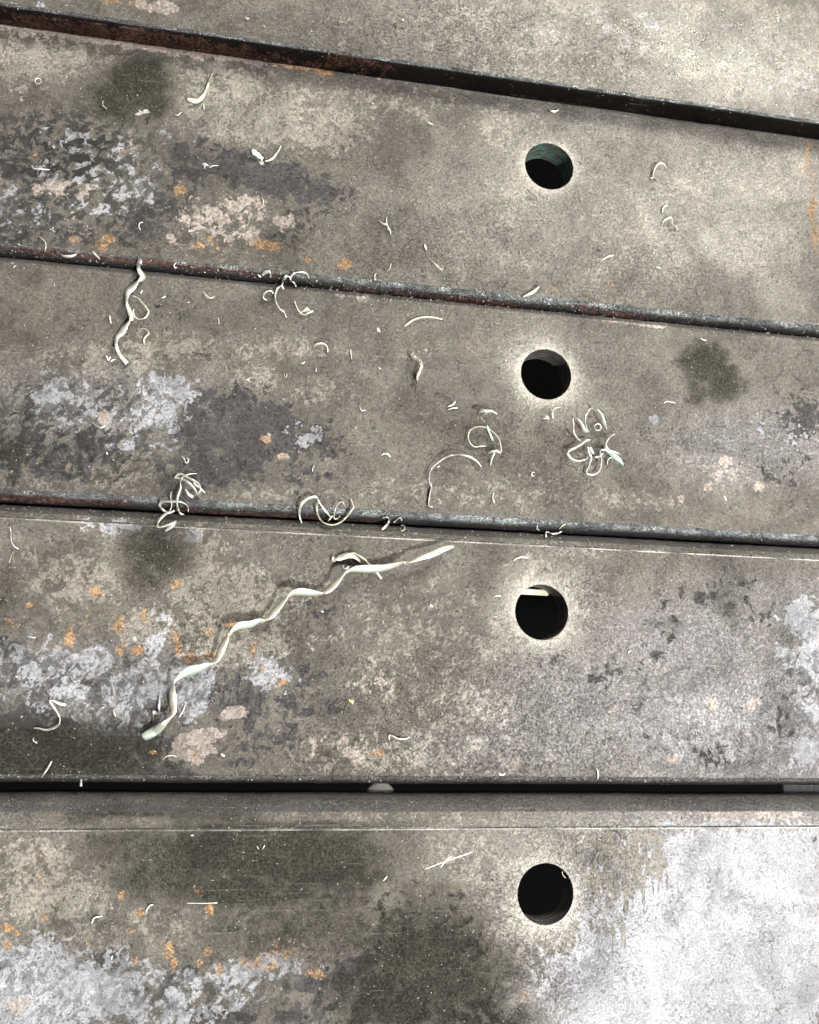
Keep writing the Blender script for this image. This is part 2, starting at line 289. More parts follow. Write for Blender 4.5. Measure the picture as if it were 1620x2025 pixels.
# ------------------------------------------------------------------ bars
# stains, scale, rust and painted-in sheen and reflection: (x, y, rx, ry, turn in degrees, strength), read off the photograph
LAYERS = {
 'dark': [(390,320,60,40,0,0.70),(520,350,120,42,15,0.85),(620,380,70,34,10,0.75),(580,430,50,40,0,0.60),(330,410,60,50,0,0.60),(280,445,70,50,0,0.60),(400,440,60,36,0,0.50),
   (60,290,110,60,0,0.42),(100,380,130,60,0,0.45),(220,340,120,60,0,0.42),(40,330,50,50,0,0.55),(210,450,150,50,0,0.42),(60,450,90,50,0,0.45),(540,470,60,36,0,0.45),(750,60,60,20,0,0.30),
   (480,850,150,75,8,0.85),(410,800,60,40,0,0.80),(430,920,130,55,0,0.70),(620,870,80,50,0,0.55),(60,790,40,50,0,0.50),(100,900,200,70,0,0.50),(380,950,120,40,0,0.50),(590,940,60,40,0,0.40),(1590,830,50,50,0,0.60),
   (1510,840,60,30,0,0.30),(1560,930,60,50,0,0.32),(1490,910,50,40,0,0.30),(420,700,40,20,0,0.35),
   (90,1490,230,62,0,1.10),(240,1465,120,40,-8,0.95),(40,1450,90,60,0,0.90),(470,1380,80,60,0,0.70),(510,1450,90,60,0,0.55),(590,1390,80,40,0,0.50),(620,1340,60,40,0,0.45),(330,1500,60,30,0,0.70),(160,1530,260,22,0,0.90),(450,1500,120,40,0,0.40),
   (60,1380,80,50,0,0.45),(20,1280,30,40,0,0.60),(250,1310,12,24,0,0.70),(640,1210,60,40,-30,0.40),
   (1330,1190,26,60,20,0.34),(1400,1170,30,50,0,0.34),(1300,1290,30,70,25,0.36),(1260,1390,60,30,-30,0.37),(1180,1330,60,40,0,0.32),(1450,1500,90,34,10,0.36),(1540,1420,40,60,0,0.32),(1350,1450,60,30,0,0.30),(1100,1320,60,30,0,0.29),(1590,1360,12,50,10,0.40),
   (1500,1200,60,60,0,0.26),(1240,1460,60,40,0,0.29),
   (210,1905,36,26,0,0.85),(330,1960,26,60,10,0.70),(420,2010,90,24,0,0.75),(600,1945,60,20,0,0.80),(700,1920,60,40,-20,0.80),(780,1980,140,60,0,0.70),(600,2000,90,40,0,0.55),(860,1880,120,70,0,0.55),(120,1880,40,26,0,0.40),(380,1925,24,24,0,0.55),(900,2010,120,40,0,0.60),
   (820,1800,120,60,0,0.32),(1090,1930,60,20,0,0.30)],
 'pale': [(200,320,120,50,0,.46),(250,370,60,50,0,.55),(150,270,90,30,0,.34),(60,420,90,40,0,.36),(130,340,70,50,0,.44),(310,260,60,30,0,.34),(20,390,40,30,0,.5),(190,400,70,30,0,.5),
   (110,780,50,45,0,.60),(180,800,130,55,0,.50),(330,775,60,40,0,.72),(290,825,80,45,-10,.60),(270,870,60,40,0,.46),(330,880,40,30,0,.45),(1290,830,12,9,0,.9),(1500,860,150,50,0,.26),(600,850,40,40,0,.36),
   (230,1390,60,30,0,.5),
   (130,1340,190,62,5,.62),(60,1290,70,40,0,.42),(260,1370,130,60,0,.66),(320,1250,24,60,0,.5),(370,1340,70,50,0,.66),(530,1330,55,42,10,.62),(310,1270,40,30,0,.5),(250,1160,20,30,20,.3),(560,1210,30,16,0,.3),(380,1400,60,30,0,.45),(240,1440,90,26,0,.42),
   (1590,1220,50,40,20,.75),(1610,1290,34,60,0,.72),(1560,1300,40,20,30,.6),(1600,1400,34,50,0,.55),(1610,1490,50,40,0,.7),(1490,1500,60,30,0,.46),
   (70,1940,130,80,0,.80),(200,1960,150,70,0,.78),(330,1990,120,50,0,.62),(480,1930,140,34,-8,.62),(40,2010,120,50,0,.8),(550,1900,60,20,0,.5),(460,1975,70,30,0,.5),
   (1350,1400,200,80,0,.22),(20,1640,60,8,0,.3),
   (1480,1800,270,160,0,1.2),(1560,1900,220,160,0,.9),(1290,1950,190,120,0,1.1),(1420,1990,250,90,0,.85),(1180,1980,120,60,0,.7),(1560,1700,160,80,0,.85),(1200,1870,60,50,0,.7),(1420,1690,60,50,0,.7),
   (960,1500,60,30,0,.3),
   (1500,90,200,70,0,.26),(1250,50,160,60,0,.28),(1560,180,120,60,0,.3),(60,15,100,16,0,.3),(190,505,40,8,0,.5),(340,530,60,10,0,.45),(60,512,60,10,0,.45),(220,1040,80,18,0,.5),(370,1060,50,14,0,.55)],
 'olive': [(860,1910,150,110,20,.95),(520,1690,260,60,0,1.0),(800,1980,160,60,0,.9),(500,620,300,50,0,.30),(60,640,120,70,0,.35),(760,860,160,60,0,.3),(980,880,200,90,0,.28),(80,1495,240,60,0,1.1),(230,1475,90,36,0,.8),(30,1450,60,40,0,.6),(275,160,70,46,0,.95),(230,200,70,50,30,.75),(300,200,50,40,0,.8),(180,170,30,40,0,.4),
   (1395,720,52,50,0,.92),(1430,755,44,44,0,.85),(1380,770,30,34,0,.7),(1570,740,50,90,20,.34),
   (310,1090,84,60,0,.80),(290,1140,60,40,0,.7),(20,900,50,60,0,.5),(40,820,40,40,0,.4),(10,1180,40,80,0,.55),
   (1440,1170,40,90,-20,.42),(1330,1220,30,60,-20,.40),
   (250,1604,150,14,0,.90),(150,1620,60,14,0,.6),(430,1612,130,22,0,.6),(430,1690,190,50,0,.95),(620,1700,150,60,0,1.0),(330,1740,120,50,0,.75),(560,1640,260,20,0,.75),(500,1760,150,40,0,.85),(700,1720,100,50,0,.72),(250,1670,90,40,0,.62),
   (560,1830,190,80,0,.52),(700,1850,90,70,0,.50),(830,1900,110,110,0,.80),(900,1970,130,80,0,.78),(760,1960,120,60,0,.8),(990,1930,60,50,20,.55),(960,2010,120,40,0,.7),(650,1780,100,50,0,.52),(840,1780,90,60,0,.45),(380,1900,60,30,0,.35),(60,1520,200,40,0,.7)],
 'rust': [(357,376,11.9,10.2,0,1.19),(395,486,11.9,7.6,0,1.19),(412,470,10.2,8.5,0,0.97),(150,474,11.9,6.8,0,1.08),(214,472,13.6,8.5,0,1.19),(205,490,10.2,8.5,0,1.08),(200,482,40.0,14.0,0,0.42),(520,484,18.7,10.2,0,1.19),(545,488,11.9,8.5,0,0.97),(395,522,8.5,5.1,0,1.19),(683,521,13.6,9.3,-20,1.35),(610,513,8.5,6.8,0,1.08),(70,305,10.2,8.5,0,0.65),(420,490,50.0,20.0,0,0.42),(530,490,60.0,20.0,0,0.42),(690,480,30.0,20.0,0,0.34),
   (1598,310,5.0,40.0,2,0.85),(1606,415,9.0,28.0,5,0.94),(1612,470,8.0,40.0,0,0.85),(1608,360,6.0,30.0,0,0.51),(1093,568,13.6,8.5,0,0.76),(1220,560,30.0,18.0,0,0.34),
   (528,868,13.6,8.5,20,0.86),(560,905,10.2,8.5,0,0.86),
   (138,1262,10.2,17.0,0,1.24),(60,1196,15.3,6.0,0,0.97),(190,1170,13.6,11.9,0,0.92),(235,1236,8.5,15.3,10,1.19),(350,1270,8.0,28.0,-5,1.06),(272,1285,11.9,11.9,0,1.30),(285,1216,6.8,13.6,15,1.08),(376,1303,15.3,11.9,0,1.35),(415,1296,13.6,6.8,-10,1.30),(413,1252,4.2,11.9,0,1.19),(236,1285,10.2,13.6,0,0.86),(502,1285,6.8,18.7,15,0.92),(518,1322,6.0,7.6,0,1.08),(557,1350,11.9,6.0,-10,1.24),(455,1236,10.2,6.8,-20,1.19),(350,1156,15.3,10.2,-35,0.86),(25,1230,17.0,11.9,0,0.65),(210,1215,26.0,12.0,0,0.47),(110,1280,60.0,10.0,0,0.38),(740,1490,10.2,6.8,0,0.86),(385,1495,6.8,6.8,0,1.08),(305,1490,8.5,5.1,0,0.86),(150,1230,70.0,50.0,0,0.26),(756,1486,10.2,10.2,0,0.76),
   (240,1770,7.6,10.2,0,1.19),(88,1815,4.2,15.3,0,1.03),(15,1835,13.6,7.6,25,1.30),(34,1846,8.5,6.0,0,1.19),(14,1868,8.5,10.2,0,1.19),(175,1868,10.2,4.2,0,1.08),(278,1806,6.8,11.9,0,1.08),(262,1840,8.5,6.8,0,0.97),(268,1900,5.1,10.2,0,1.19),(334,1880,8.5,15.3,10,1.30),(344,1905,6.0,13.6,-5,1.35),(394,1905,7.6,8.5,0,1.19),(435,1918,6.0,13.6,0,1.19),(414,1800,7.6,13.6,0,0.97),(410,1880,8.5,11.9,0,0.86),(535,1912,13.6,6.0,-15,1.24),(500,1905,30.0,14.0,0,0.64),(620,1925,30.0,10.0,10,0.72),(560,1880,40.0,20.0,0,0.51),(60,1735,40.0,16.0,0,0.34),(80,1700,20.0,30.0,0,0.34),(390,1760,10.2,10.2,0,0.54),(860,2010,8.5,8.5,0,0.65),(1040,1970,11.9,10.2,0,0.54),(1560,1960,11.9,11.9,0,0.43),
   (130,60,70.0,7.0,8,0.85),(330,90,160.0,4.0,8.2,0.77),(600,135,80.0,6.0,8,0.85),(640,144,40.0,6.0,8,0.85),(430,104,120.0,4.0,8,0.59),(240,4,50.0,6.0,5,0.68),(1440,5,60.0,10.0,0,0.34),
   (760,575,80.0,9.0,5,0.64),(700,566,50.0,7.0,5,0.72),(1180,618,60.0,9.0,5,0.68),(1300,636,50.0,7.0,5,0.42),(150,500,200.0,4.0,5,0.51),(400,526,200.0,4.0,5,0.51),(60,990,100.0,8.0,3,0.34)],
 'pink': [(250,75,420,20,8.2,1.0),(700,130,90,20,8.2,.8),(60,986,260,7,3,.8),(560,1022,260,6,3,.7),(150,503,300,5,5.5,.7),(400,531,300,4,5.5,.8),(900,592,150,6,5.5,.8),(120,375,110,26,0,.52),(170,440,60,30,0,.45),(440,430,130,44,0,.52),(480,400,60,24,0,.6),(430,470,140,30,0,.48),(70,65,90,18,8,.55),(250,80,70,14,8,.5),(320,14,40,16,0,.8),(280,8,18,12,0,.7),(30,200,60,60,0,.3),(560,440,40,24,0,.55),(1290,640,34,9,5,.9),(1230,630,60,14,5,.7),(1170,612,40,12,5,.6),(700,580,90,18,5,.55),(205,825,14,20,0,.8),(530,868,18,14,0,.7),(560,903,16,10,0,.7),
   (1435,915,18,14,0,.75),(1500,962,12,12,0,.9),(1350,985,14,10,0,.6),(1420,935,10,8,0,.7),(1400,965,14,14,0,.5),(1510,520,20,16,0,.5),
   (385,1480,44,26,10,.95),(400,1455,60,16,-10,.85),(460,1410,34,16,-15,.85),(345,1495,30,14,0,.6),(390,1500,30,16,0,.8),(740,1360,50,26,0,.5),(620,1290,120,60,0,.36),(700,1480,120,40,0,.45),(960,1490,160,40,0,.40),
   (1410,1390,16,18,0,.75),(1490,1390,20,14,-20,.75),(1410,1440,14,8,0,.6),(1330,1500,16,12,0,.7),(1490,1450,20,14,0,.5),(1220,1400,26,14,0,.55),
   (400,2000,60,20,0,.4),(30,1990,30,20,0,.6),(230,2015,60,20,0,.4),(1180,1600,300,12,0,.45),(1480,1612,200,9,0,.7),(640,1590,60,10,0,.6),(40,1590,80,10,0,.5),
   (850,700,60,40,0,.35),(560,620,200,40,0,.3)],
 'edge': [(700,125,640,12,8.2,.0)],
 'burn': [],
 'shoulder': [], 'plain_edge': [],
 'bloom': [(1230,1400,240,110,0,.6),(1450,1430,260,130,0,.8),(1370,1280,200,90,0,.6),(1500,1180,160,50,0,.35),(1500,880,170,70,0,.5),(1100,1470,160,60,0,.5),(960,1490,120,50,0,.3),(60,780,120,60,0,.2),(1480,1800,320,200,0,.9),(1290,1960,220,120,0,.8),(60,1970,200,80,0,.6),(130,1350,240,70,0,.4),(200,800,200,60,0,.4),(1060,60,200,60,0,.1)],
 'beige': [(50,120,120,50,0,.6),(180,110,100,30,0,.55),(500,220,180,70,10,.66),(460,160,120,40,10,.6),(650,260,90,50,0,.6),(780,200,150,40,8,.42),(480,430,130,46,0,.5),(260,280,60,40,0,.5),(1000,250,80,50,0,.45),(1240,470,160,80,0,.42),(1400,380,120,60,0,.45),(1550,340,80,60,0,.5),(1000,400,60,60,0,.4),
   (220,720,110,44,0,.60),(320,690,110,40,0,.52),(120,700,70,40,0,.45),(560,690,120,26,0,.48),(500,760,60,34,0,.5),(620,780,90,30,0,.45),(250,940,180,40,0,.5),(60,960,80,30,0,.5),(470,970,200,20,0,.5),(940,970,260,40,0,.35),(1440,930,50,30,0,.55),(560,940,60,30,0,.4),(640,900,50,30,0,.4),(1200,990,200,30,0,.38),
   (150,1150,120,50,0,.60),(450,1180,130,70,0,.72),(330,1240,110,40,0,.66),(480,1280,110,50,0,.70),(220,1080,60,40,0,.42),(400,1080,60,50,0,.56),(60,1110,60,30,0,.45),(560,1180,90,60,0,.55),(1100,1160,110,110,0,.40),(840,1240,200,100,0,.36),(760,1490,200,46,0,.56),(950,1400,160,60,0,.45),(980,1490,160,40,0,.55),(720,1350,120,40,0,.42),(1240,1390,60,30,0,.4),
   (90,1770,150,60,0,.62),(60,1700,100,50,0,.5),(180,1850,100,40,0,.5),(330,1830,120,40,0,.46),(600,1880,120,40,0,.42),(580,1620,500,20,0,.35),(1000,1690,180,70,0,.5),(1120,1850,100,60,0,.62),(1000,1850,70,60,0,.5),(960,1720,120,70,0,.42),(1500,1940,120,60,0,.50),(1380,1930,80,50,0,.48),
   (950,60,160,60,12,.5),(1150,80,160,60,0,.66),(1060,150,120,30,10,.66),(1300,120,160,60,0,.5),(1500,140,160,60,0,.42),(1420,10,120,26,0,.6),(1550,40,60,40,0,.6),(700,60,120,40,0,.3),(1100,10,200,30,0,.5)],
 'mott': [(120,310,200,100,0,1.15),(200,420,220,50,0,.9),(120,880,260,90,0,1.0),(120,300,180,80,0,1.),(150,400,180,90,0,.95),(60,480,120,30,0,.8),(380,450,140,60,0,.7),(420,510,60,16,0,.4),(190,800,160,60,0,.85),(130,910,260,60,0,.9),(330,930,180,50,0,.6),(200,840,90,30,0,.6),
   (130,1350,190,50,0,.85),(60,1330,90,60,0,.8),(250,1400,140,50,0,.75),(380,1380,60,30,0,.6),(80,1250,110,60,0,.4),(1580,1360,60,120,10,.7),(1430,1480,160,60,0,.5),(1300,1350,80,80,0,.35),
   (40,1920,90,40,0,.6),(100,1980,120,40,0,.5),(400,1960,200,50,0,.7),(250,1900,100,40,0,.4),(480,1850,200,60,0,.35),(1180,1800,60,40,0,.2),(1060,1900,60,60,0,.5),(620,1960,120,50,0,.4)],
 'crack': [(800,500,240,80,0,.5),(1250,560,160,60,0,.6),(900,1400,260,90,0,.8),(1000,1500,200,50,0,.9),(460,1250,150,80,0,.7),(750,1480,150,50,0,.8),(1080,1800,120,120,0,.7),(1100,1900,100,60,0,.9),(1150,1190,60,80,0,.5),(900,80,200,60,0,.9),(1150,100,160,60,0,.7),(650,1850,150,60,0,.5),(1200,1700,80,60,0,.7),(1100,900,200,80,0,.3),(650,300,120,60,0,.3)],
 'lite': [(1400,110,330,110,8,.9),(1100,60,250,90,8,.6),(1450,420,260,150,5,.55),(1080,420,260,140,5,.35),(1150,250,160,60,5,.4),(1080,1680,160,80,0,.35),(1450,1800,300,180,0,.7),(1250,1980,220,120,0,.6),(60,1950,120,70,0,.2),(1350,520,300,60,5,.35),(1560,420,120,160,0,.3),(1450,820,200,120,0,.15),(1100,470,160,60,5,.2),(1200,90,420,90,8,.55),(1240,60,220,70,0,.8),(1500,100,200,100,0,.55),(1000,90,160,50,8,.4),(1300,370,300,140,0,.32),(1080,330,120,80,0,.3),(1180,1640,100,40,0,.3),(1080,1700,130,90,0,.45),(1100,1200,110,110,0,.30),(1080,740,140,90,0,.12),(1480,1850,260,160,0,.5),(1300,1440,250,110,0,.22),(60,130,140,40,0,.2),(480,220,160,60,0,.15),(1300,700,160,40,0,.1)],
 'drip': [(1262,1730,6,55,2,.75),(1290,1720,5,50,2,.8),(1305,1685,5,70,2,.8),(1240,1770,6,55,4,.75),(1234,1830,4,60,2,.7),(1213,1860,4,60,2,.65),(1275,1760,4,50,2,.7),(1318,1740,3,50,2,.6),(1180,1740,30,24,0,.7),(1230,1700,60,40,0,.7),(1180,1680,50,34,0,.55),(1200,1690,70,50,0,.5),(1250,1720,34,60,10,.62),(1215,1760,26,50,15,.6),(1270,1660,60,30,0,.6),(1300,1700,16,60,3,.5),(1160,1680,50,40,0,.35),(1195,1810,14,50,8,.45),(1230,1800,8,70,4,.45),(1130,1860,60,14,-40,.35),(1270,180,200,20,8,.3),(920,60,120,50,20,.38),(800,80,100,40,10,.34),(1050,120,120,20,10,.36),(1220,300,26,60,12,.34),(1240,350,14,60,5,.3),(1190,1200,30,60,0,.28)],
}

THICK = .0121
XL, XR = -.30, .60
HR = .0112
BARS = [  # y_near, y_far, z_top, r_near, r_far, hole xy, seam
    dict(n=1, y0=.2507, y1=.3520, z=.0098, rn=.0024, rf=.003, hole=None, seam=None),
    dict(n=2, y0=.1527, y1=.2510, z=.0000, rn=.0040, rf=.0012, hole=(.1139, .2186), seam=None),
    dict(n=3, y0=.0549, y1=.1519, z=-.0016, rn=.0050, rf=.0034, hole=(.1130, .1222), seam=None),
    dict(n=4, y0=-.0465, y1=.0540, z=-.0012, rn=.0038, rf=.0060, hole=(.1110, .0210), seam=.0480),
    dict(n=5, y0=-.1510, y1=-.0503, z=-.0012, rn=.0040, rf=.0085, hole=(.1126, -.0866), seam=-.0627),
]
LABELS = {
    1: 'raised steel bar across the top with a pale brushed face and a rusty shadowed side',
    2: 'steel bar below the raised one, with a green-tinged hole and mottled black left end',
    3: 'steel bar with a loose hairy tangle of swarf right under its hole',
    4: 'steel bar carrying the long twisted swarf ribbon, its hole showing a pale strip below',
    5: 'nearest steel bar, glossy and pale at right below the widest gap',
}
def world_px(P):
    """photo position of world points (N,3)"""
    d = (P - np.array([0, 0, CAMH])) @ R3
    return PW/2 + FPX * d[:, 0] / -d[:, 2], PH/2 - FPX * d[:, 1] / -d[:, 2]
def paint(me, edge_flag, seam=None):
    n = len(me.vertices)
    co = np.empty(n * 3); me.vertices.foreach_get('co', co); co = co.reshape(-1, 3)
    px, py = world_px(co)
    F = {k: np.zeros(n) for k in LAYERS}
    # positions of the stains and painted sheen are read off the photograph once, then fixed on the bars
    for k, lst in LAYERS.items():
        f = F[k]
        for (x, y, rx, ry, rot, amp) in lst:
            c, s = math.cos(math.radians(rot)), math.sin(math.radians(rot))
            dx, dy = px - x, py - y
            u = (dx * c + dy * s) / rx; v = (-dx * s + dy * c) / ry
            r2 = u * u + v * v
            np.maximum(f, amp * np.exp(-(r2 ** 1.5) * .7), out=f)
    for (hx, hy) in [b['hole'] for b in BARS if b['hole']]:
        r = np.hypot(co[:, 0] - hx, co[:, 1] - hy)
        t = np.clip((r - HR) / .0034, 0, None)
        F['burn'] = np.maximum(F['burn'], .55 * np.exp(-t ** 1.2) * (co[:, 2] > -.004))
        F['lite'] = np.maximum(F['lite'], .34 * np.exp(-((r - HR) / .011) ** 2))
    F['edge'] = np.maximum(F['edge'], edge_flag)
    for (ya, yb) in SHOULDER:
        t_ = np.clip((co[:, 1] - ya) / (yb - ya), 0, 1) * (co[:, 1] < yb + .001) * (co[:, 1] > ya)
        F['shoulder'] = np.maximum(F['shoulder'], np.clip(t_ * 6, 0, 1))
    F['plain_edge'] = np.maximum(F['plain_edge'], 1.0 * (np.abs(co[:, 1] + .0445) < .0025))
    F['plain_edge'] = np.maximum(F['plain_edge'], np.clip((900 - px) / 900, 0, .7))
    if seam is not None:
        wear = .30 + .5 / (1 + np.exp(-(px - 760) / 160.0))
        wear = wear * np.array([min(1.2, max(.15, .75 + 1.6 * mnoise.noise(Vector((q * 70, seam * 50, 2))))) for q in co[:, 0]])
        F['burn'] = np.maximum(F['burn'], wear * (np.abs(co[:, 1] - seam) < .00016) * (co[:, 2] > -.004))
        F['edge'] = np.maximum(F['edge'], .5 * (np.abs(co[:, 1] - seam - .0006) < .0003) * (co[:, 2] > -.004))
    for nm, ks in (('layer_a', ('dark', 'pale', 'olive', 'rust')), ('layer_b', ('pink', 'edge', 'burn', 'beige')), ('layer_c', ('mott', 'crack', 'lite', 'drip')), ('layer_d', ('shoulder', 'bloom', 'plain_edge', 'shoulder'))):
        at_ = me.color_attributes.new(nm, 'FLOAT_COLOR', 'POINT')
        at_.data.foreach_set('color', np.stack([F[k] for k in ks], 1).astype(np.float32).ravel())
GRID = .0012
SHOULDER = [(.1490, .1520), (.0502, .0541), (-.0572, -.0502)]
def build_bar(B):
    y0, y1, zt, rn, rf = B['y0'], B['y1'], B['z'], B['rn'], B['rf']
    zb = zt - THICK
    hole = B['hole']; HB = .016
    # x lines, with exact lines at the hole box
    def lines(a, b, step):
        k = max(1, int(round((b - a) / step))); return list(np.linspace(a, b, k + 1))
    XA, XB = -.150, .315
    far = lambda a, b: lines(a, b, .008)
    xs = far(XL, XA)[:-1] + lines(XA, XB, GRID)[:-1] + far(XB, XR)
    ystart, yend = y0 + rn, y1 - rf
    if hole:
        xs = far(XL, XA)[:-1] + lines(XA, hole[0] - HB, GRID)[:-1] + lines(hole[0] - HB, hole[0] + HB, GRID)[:-1] + lines(hole[0] + HB, XB, GRID)[:-1] + far(XB, XR)
        ys = lines(ystart, hole[1] - HB, GRID)[:-1] + lines(hole[1] - HB, hole[1] + HB, GRID)[:-1] + lines(hole[1] + HB, yend, GRID)
    else: ys = lines(ystart, yend, GRID)
    if B['seam'] is not None:
        ys = [y for y in ys if abs(y - B['seam']) > .0010 or (hole and abs(abs(y - hole[1]) - HB) < 1e-7)] + [B['seam'] + d for d in (-.0009, -.0004, -.00014, 0, .00014, .0004, .0007, .0010)]
        ys = sorted(ys)
    # closed profile: list of (y, z, edge)
    prof = []; top = len(ys)
    def seam_dz(y):
        if B['seam'] is None: return 0.0
        d = y - B['seam']
        return .00020 * math.exp(-(d / .00025) ** 2) - (.0007 * min(1, max(0, d) / .004) if d > 0 else 0)
    for y in ys: prof.append((y, zt + seam_dz(y), 0.0))
    zfar = prof[-1][1]
    K = 8
    for i in range(1, K + 1):
        a = i / K * math.pi / 2
        prof.append((yend + rf * math.sin(a), zfar - min(rf, THICK*.55) * (1 - math.cos(a)), 0.0))
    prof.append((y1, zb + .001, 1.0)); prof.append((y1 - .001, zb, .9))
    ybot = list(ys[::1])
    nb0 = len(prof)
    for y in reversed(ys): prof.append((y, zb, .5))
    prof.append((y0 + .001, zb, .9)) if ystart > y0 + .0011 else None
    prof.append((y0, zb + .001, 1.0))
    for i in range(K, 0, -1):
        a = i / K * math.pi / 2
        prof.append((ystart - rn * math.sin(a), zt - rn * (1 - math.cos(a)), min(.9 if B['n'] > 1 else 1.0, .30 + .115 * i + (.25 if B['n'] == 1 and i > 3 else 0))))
    nx, npf = len(xs), len(prof)
    rs = np.random.RandomState(B['n'])
    V = []; E = []
    for x in xs:
        wob = mnoise.noise(Vector((x * 25, B['n'] * 7.0, 0))) * .00035 + mnoise.noise(Vector((x * 140, B['n'] * 9.0, 3))) * .00016
        for j, (y, z, e) in enumerate(prof):
            dz = 0; dy = 0
            if j < top: dz = mnoise.noise(Vector((x * 14, y * 14, B['n']))) * .00022
            else:
                dy = wob + mnoise.noise(Vector((x * 300, y * 300, z * 300))) * .00016
            V.append((x, y + dy, z + dz)); E.append(e)
    F = []
    def inbox(i, j, yl, off):
        if not hole: return False
        xm = (xs[i] + xs[i+1]) / 2
        return abs(xm - hole[0]) < HB and abs(yl - hole[1]) < HB
    for i in range(nx - 1):
        for j in range(npf):
            k = (j + 1) % npf
            if j < top - 1 and inbox(i, j, (prof[j][0] + prof[k][0]) / 2, 0): continue
            if nb0 <= j < nb0 + top - 1 and inbox(i, j, (prof[j][0] + prof[k][0]) / 2, 0): continue
            a, b = i * npf + j, (i + 1) * npf + j; c, d = (i + 1) * npf + k, i * npf + k
            F.append((a, b, c, d))
    F.append(tuple(range(npf - 1, -1, -1))); F.append(tuple((nx - 1) * npf + j for j in range(npf)))
    rim_top = []
    if hole:
        ix = [i for i, x in enumerate(xs) if abs(x - hole[0]) < HB + 1e-7]
        for side in (0, 1):
            jy = [j for j, y in enumerate(ys) if abs(y - hole[1]) < HB + 1e-7]
            idx = (lambda i, j: i * npf + j) if side == 0 else (lambda i, j: i * npf + nb0 + (top - 1 - j))
            loop = [(i, jy[0]) for i in ix[:-1]] + [(ix[-1], j) for j in jy[:-1]] + [(i, jy[-1]) for i in reversed(ix[1:])] + [(ix[0], j) for j in reversed(jy[1:])]
            ring = [idx(i, j) for i, j in loop]
            z = zt if side == 0 else zb
            outer = [V[r] for r in ring]
            rings = [ring]
            for s in (.25, .5, .75, .93, 1.0):
                nr = []
                for (ox, oy, oz) in outer:
                    dx, dy = ox - hole[0], oy - hole[1]; L = math.hypot(dx, dy)
                    rr = HR
                    cx, cy = hole[0] + dx / L * rr, hole[1] + dy / L * rr
                    zz = oz if s < 1 else z - (.00025 if side == 0 else 0)
                    V.append((ox + (cx - ox) * s, oy + (cy - oy) * s, zz)); E.append(0.0)
                    nr.append(len(V) - 1)
                rings.append(nr)
            for a, b in zip(rings[:-1], rings[1:]):
                m = len(a)
                for t in range(m):
                    u = (t + 1) % m
                    F.append((a[t], a[u], b[u], b[t]) if side == 0 else (a[u], a[t], b[t], b[u]))
    root = empty('steel_bar', (0, (y0 + y1) / 2, zb))
    body = mesh_obj('bar_body', V, F, STEEL, None, True)
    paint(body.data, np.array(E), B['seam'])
    for v in body.data.vertices: pass
    body.data.transform(Matrix.Translation((0, -(y0 + y1) / 2, -zb)))
    body.parent = root
    if hole:
        vs, fs = [], []; K2 = 96
        levels = np.linspace(zt - .0002, zb - .0001, 22)
        for li, z in enumerate(levels):
            for t in range(K2):
                a = 2 * math.pi * t / K2
                rr = HR + .00004 + .00010 * math.sin(li * 2.2 + a) + .00008 * mnoise.noise(Vector((math.cos(a) * 2, math.sin(a) * 2, z * 2500 + B['n'])))
                if li == 0: rr = HR + .00002
                vs.append((hole[0] + rr * math.cos(a), hole[1] + rr * math.sin(a) - (y0 + y1) / 2, z - zb))
        for li in range(len(levels) - 1):
            for t in range(K2):
                u = (t + 1) % K2
                fs.append((li * K2 + t, (li + 1) * K2 + t, (li + 1) * K2 + u, li * K2 + u))
        mesh_obj('hole_bore', vs, fs, BORE_GREEN if B['n'] == 2 else BORE, root, True)
    tag(root, LABELS[B['n']], 'steel bar', 'flat steel bars laid side by side')
    B['root'] = root
    return root
for B in BARS: build_bar(B)
def surf(x, y):
    """height of the bar surface under world x, y"""
    for B in BARS:
        if B['y0'] <= y <= B['y1']:
            z = B['z']
            d = B['y0'] + B['rn'] - y
            if d > 0: z -= B['rn'] - math.sqrt(max(0, B['rn']**2 - d*d))
            d = y - (B['y1'] - B['rf'])
            if d > 0: z -= B['rf'] * .7 * (1 - math.sqrt(max(0, 1 - (d / B['rf'])**2)))
            return z
    return -.004
def ground(px, py, h=0.0):
    z = 0.0
    for _ in range(4):
        p = at(px, py, z + h); z = surf(p[0], p[1])
    return at(px, py, z + h)

# floor and the pale things seen through the gap and the hole
flo = mesh_obj('floor', [(-6, -6, -.42), (6, -6, -.42), (6, 6, -.42), (-6, 6, -.42)], [(0, 1, 2, 3)], FLOORM)
tag(flo, kind='structure')
def box(name, c, s, mat, parent=None, rz=0, bev=.001):
    import bmesh
    bm = bmesh.new(); bmesh.ops.create_cube(bm, size=1)
    bmesh.ops.scale(bm, vec=s, verts=bm.verts)
    bmesh.ops.bevel(bm, geom=bm.edges[:], offset=bev, segments=2, affect='EDGES')
    bmesh.ops.rotate(bm, matrix=Matrix.Rotation(rz, 3, 'Z'), verts=bm.verts)
    bmesh.ops.translate(bm, vec=c, verts=bm.verts)
    me = bpy.data.meshes.new(name); bm.to_mesh(me); bm.free(); me.materials.append(mat)
    o = bpy.data.objects.new(name, me); COL.objects.link(o)
    if parent: o.parent = parent
    return o

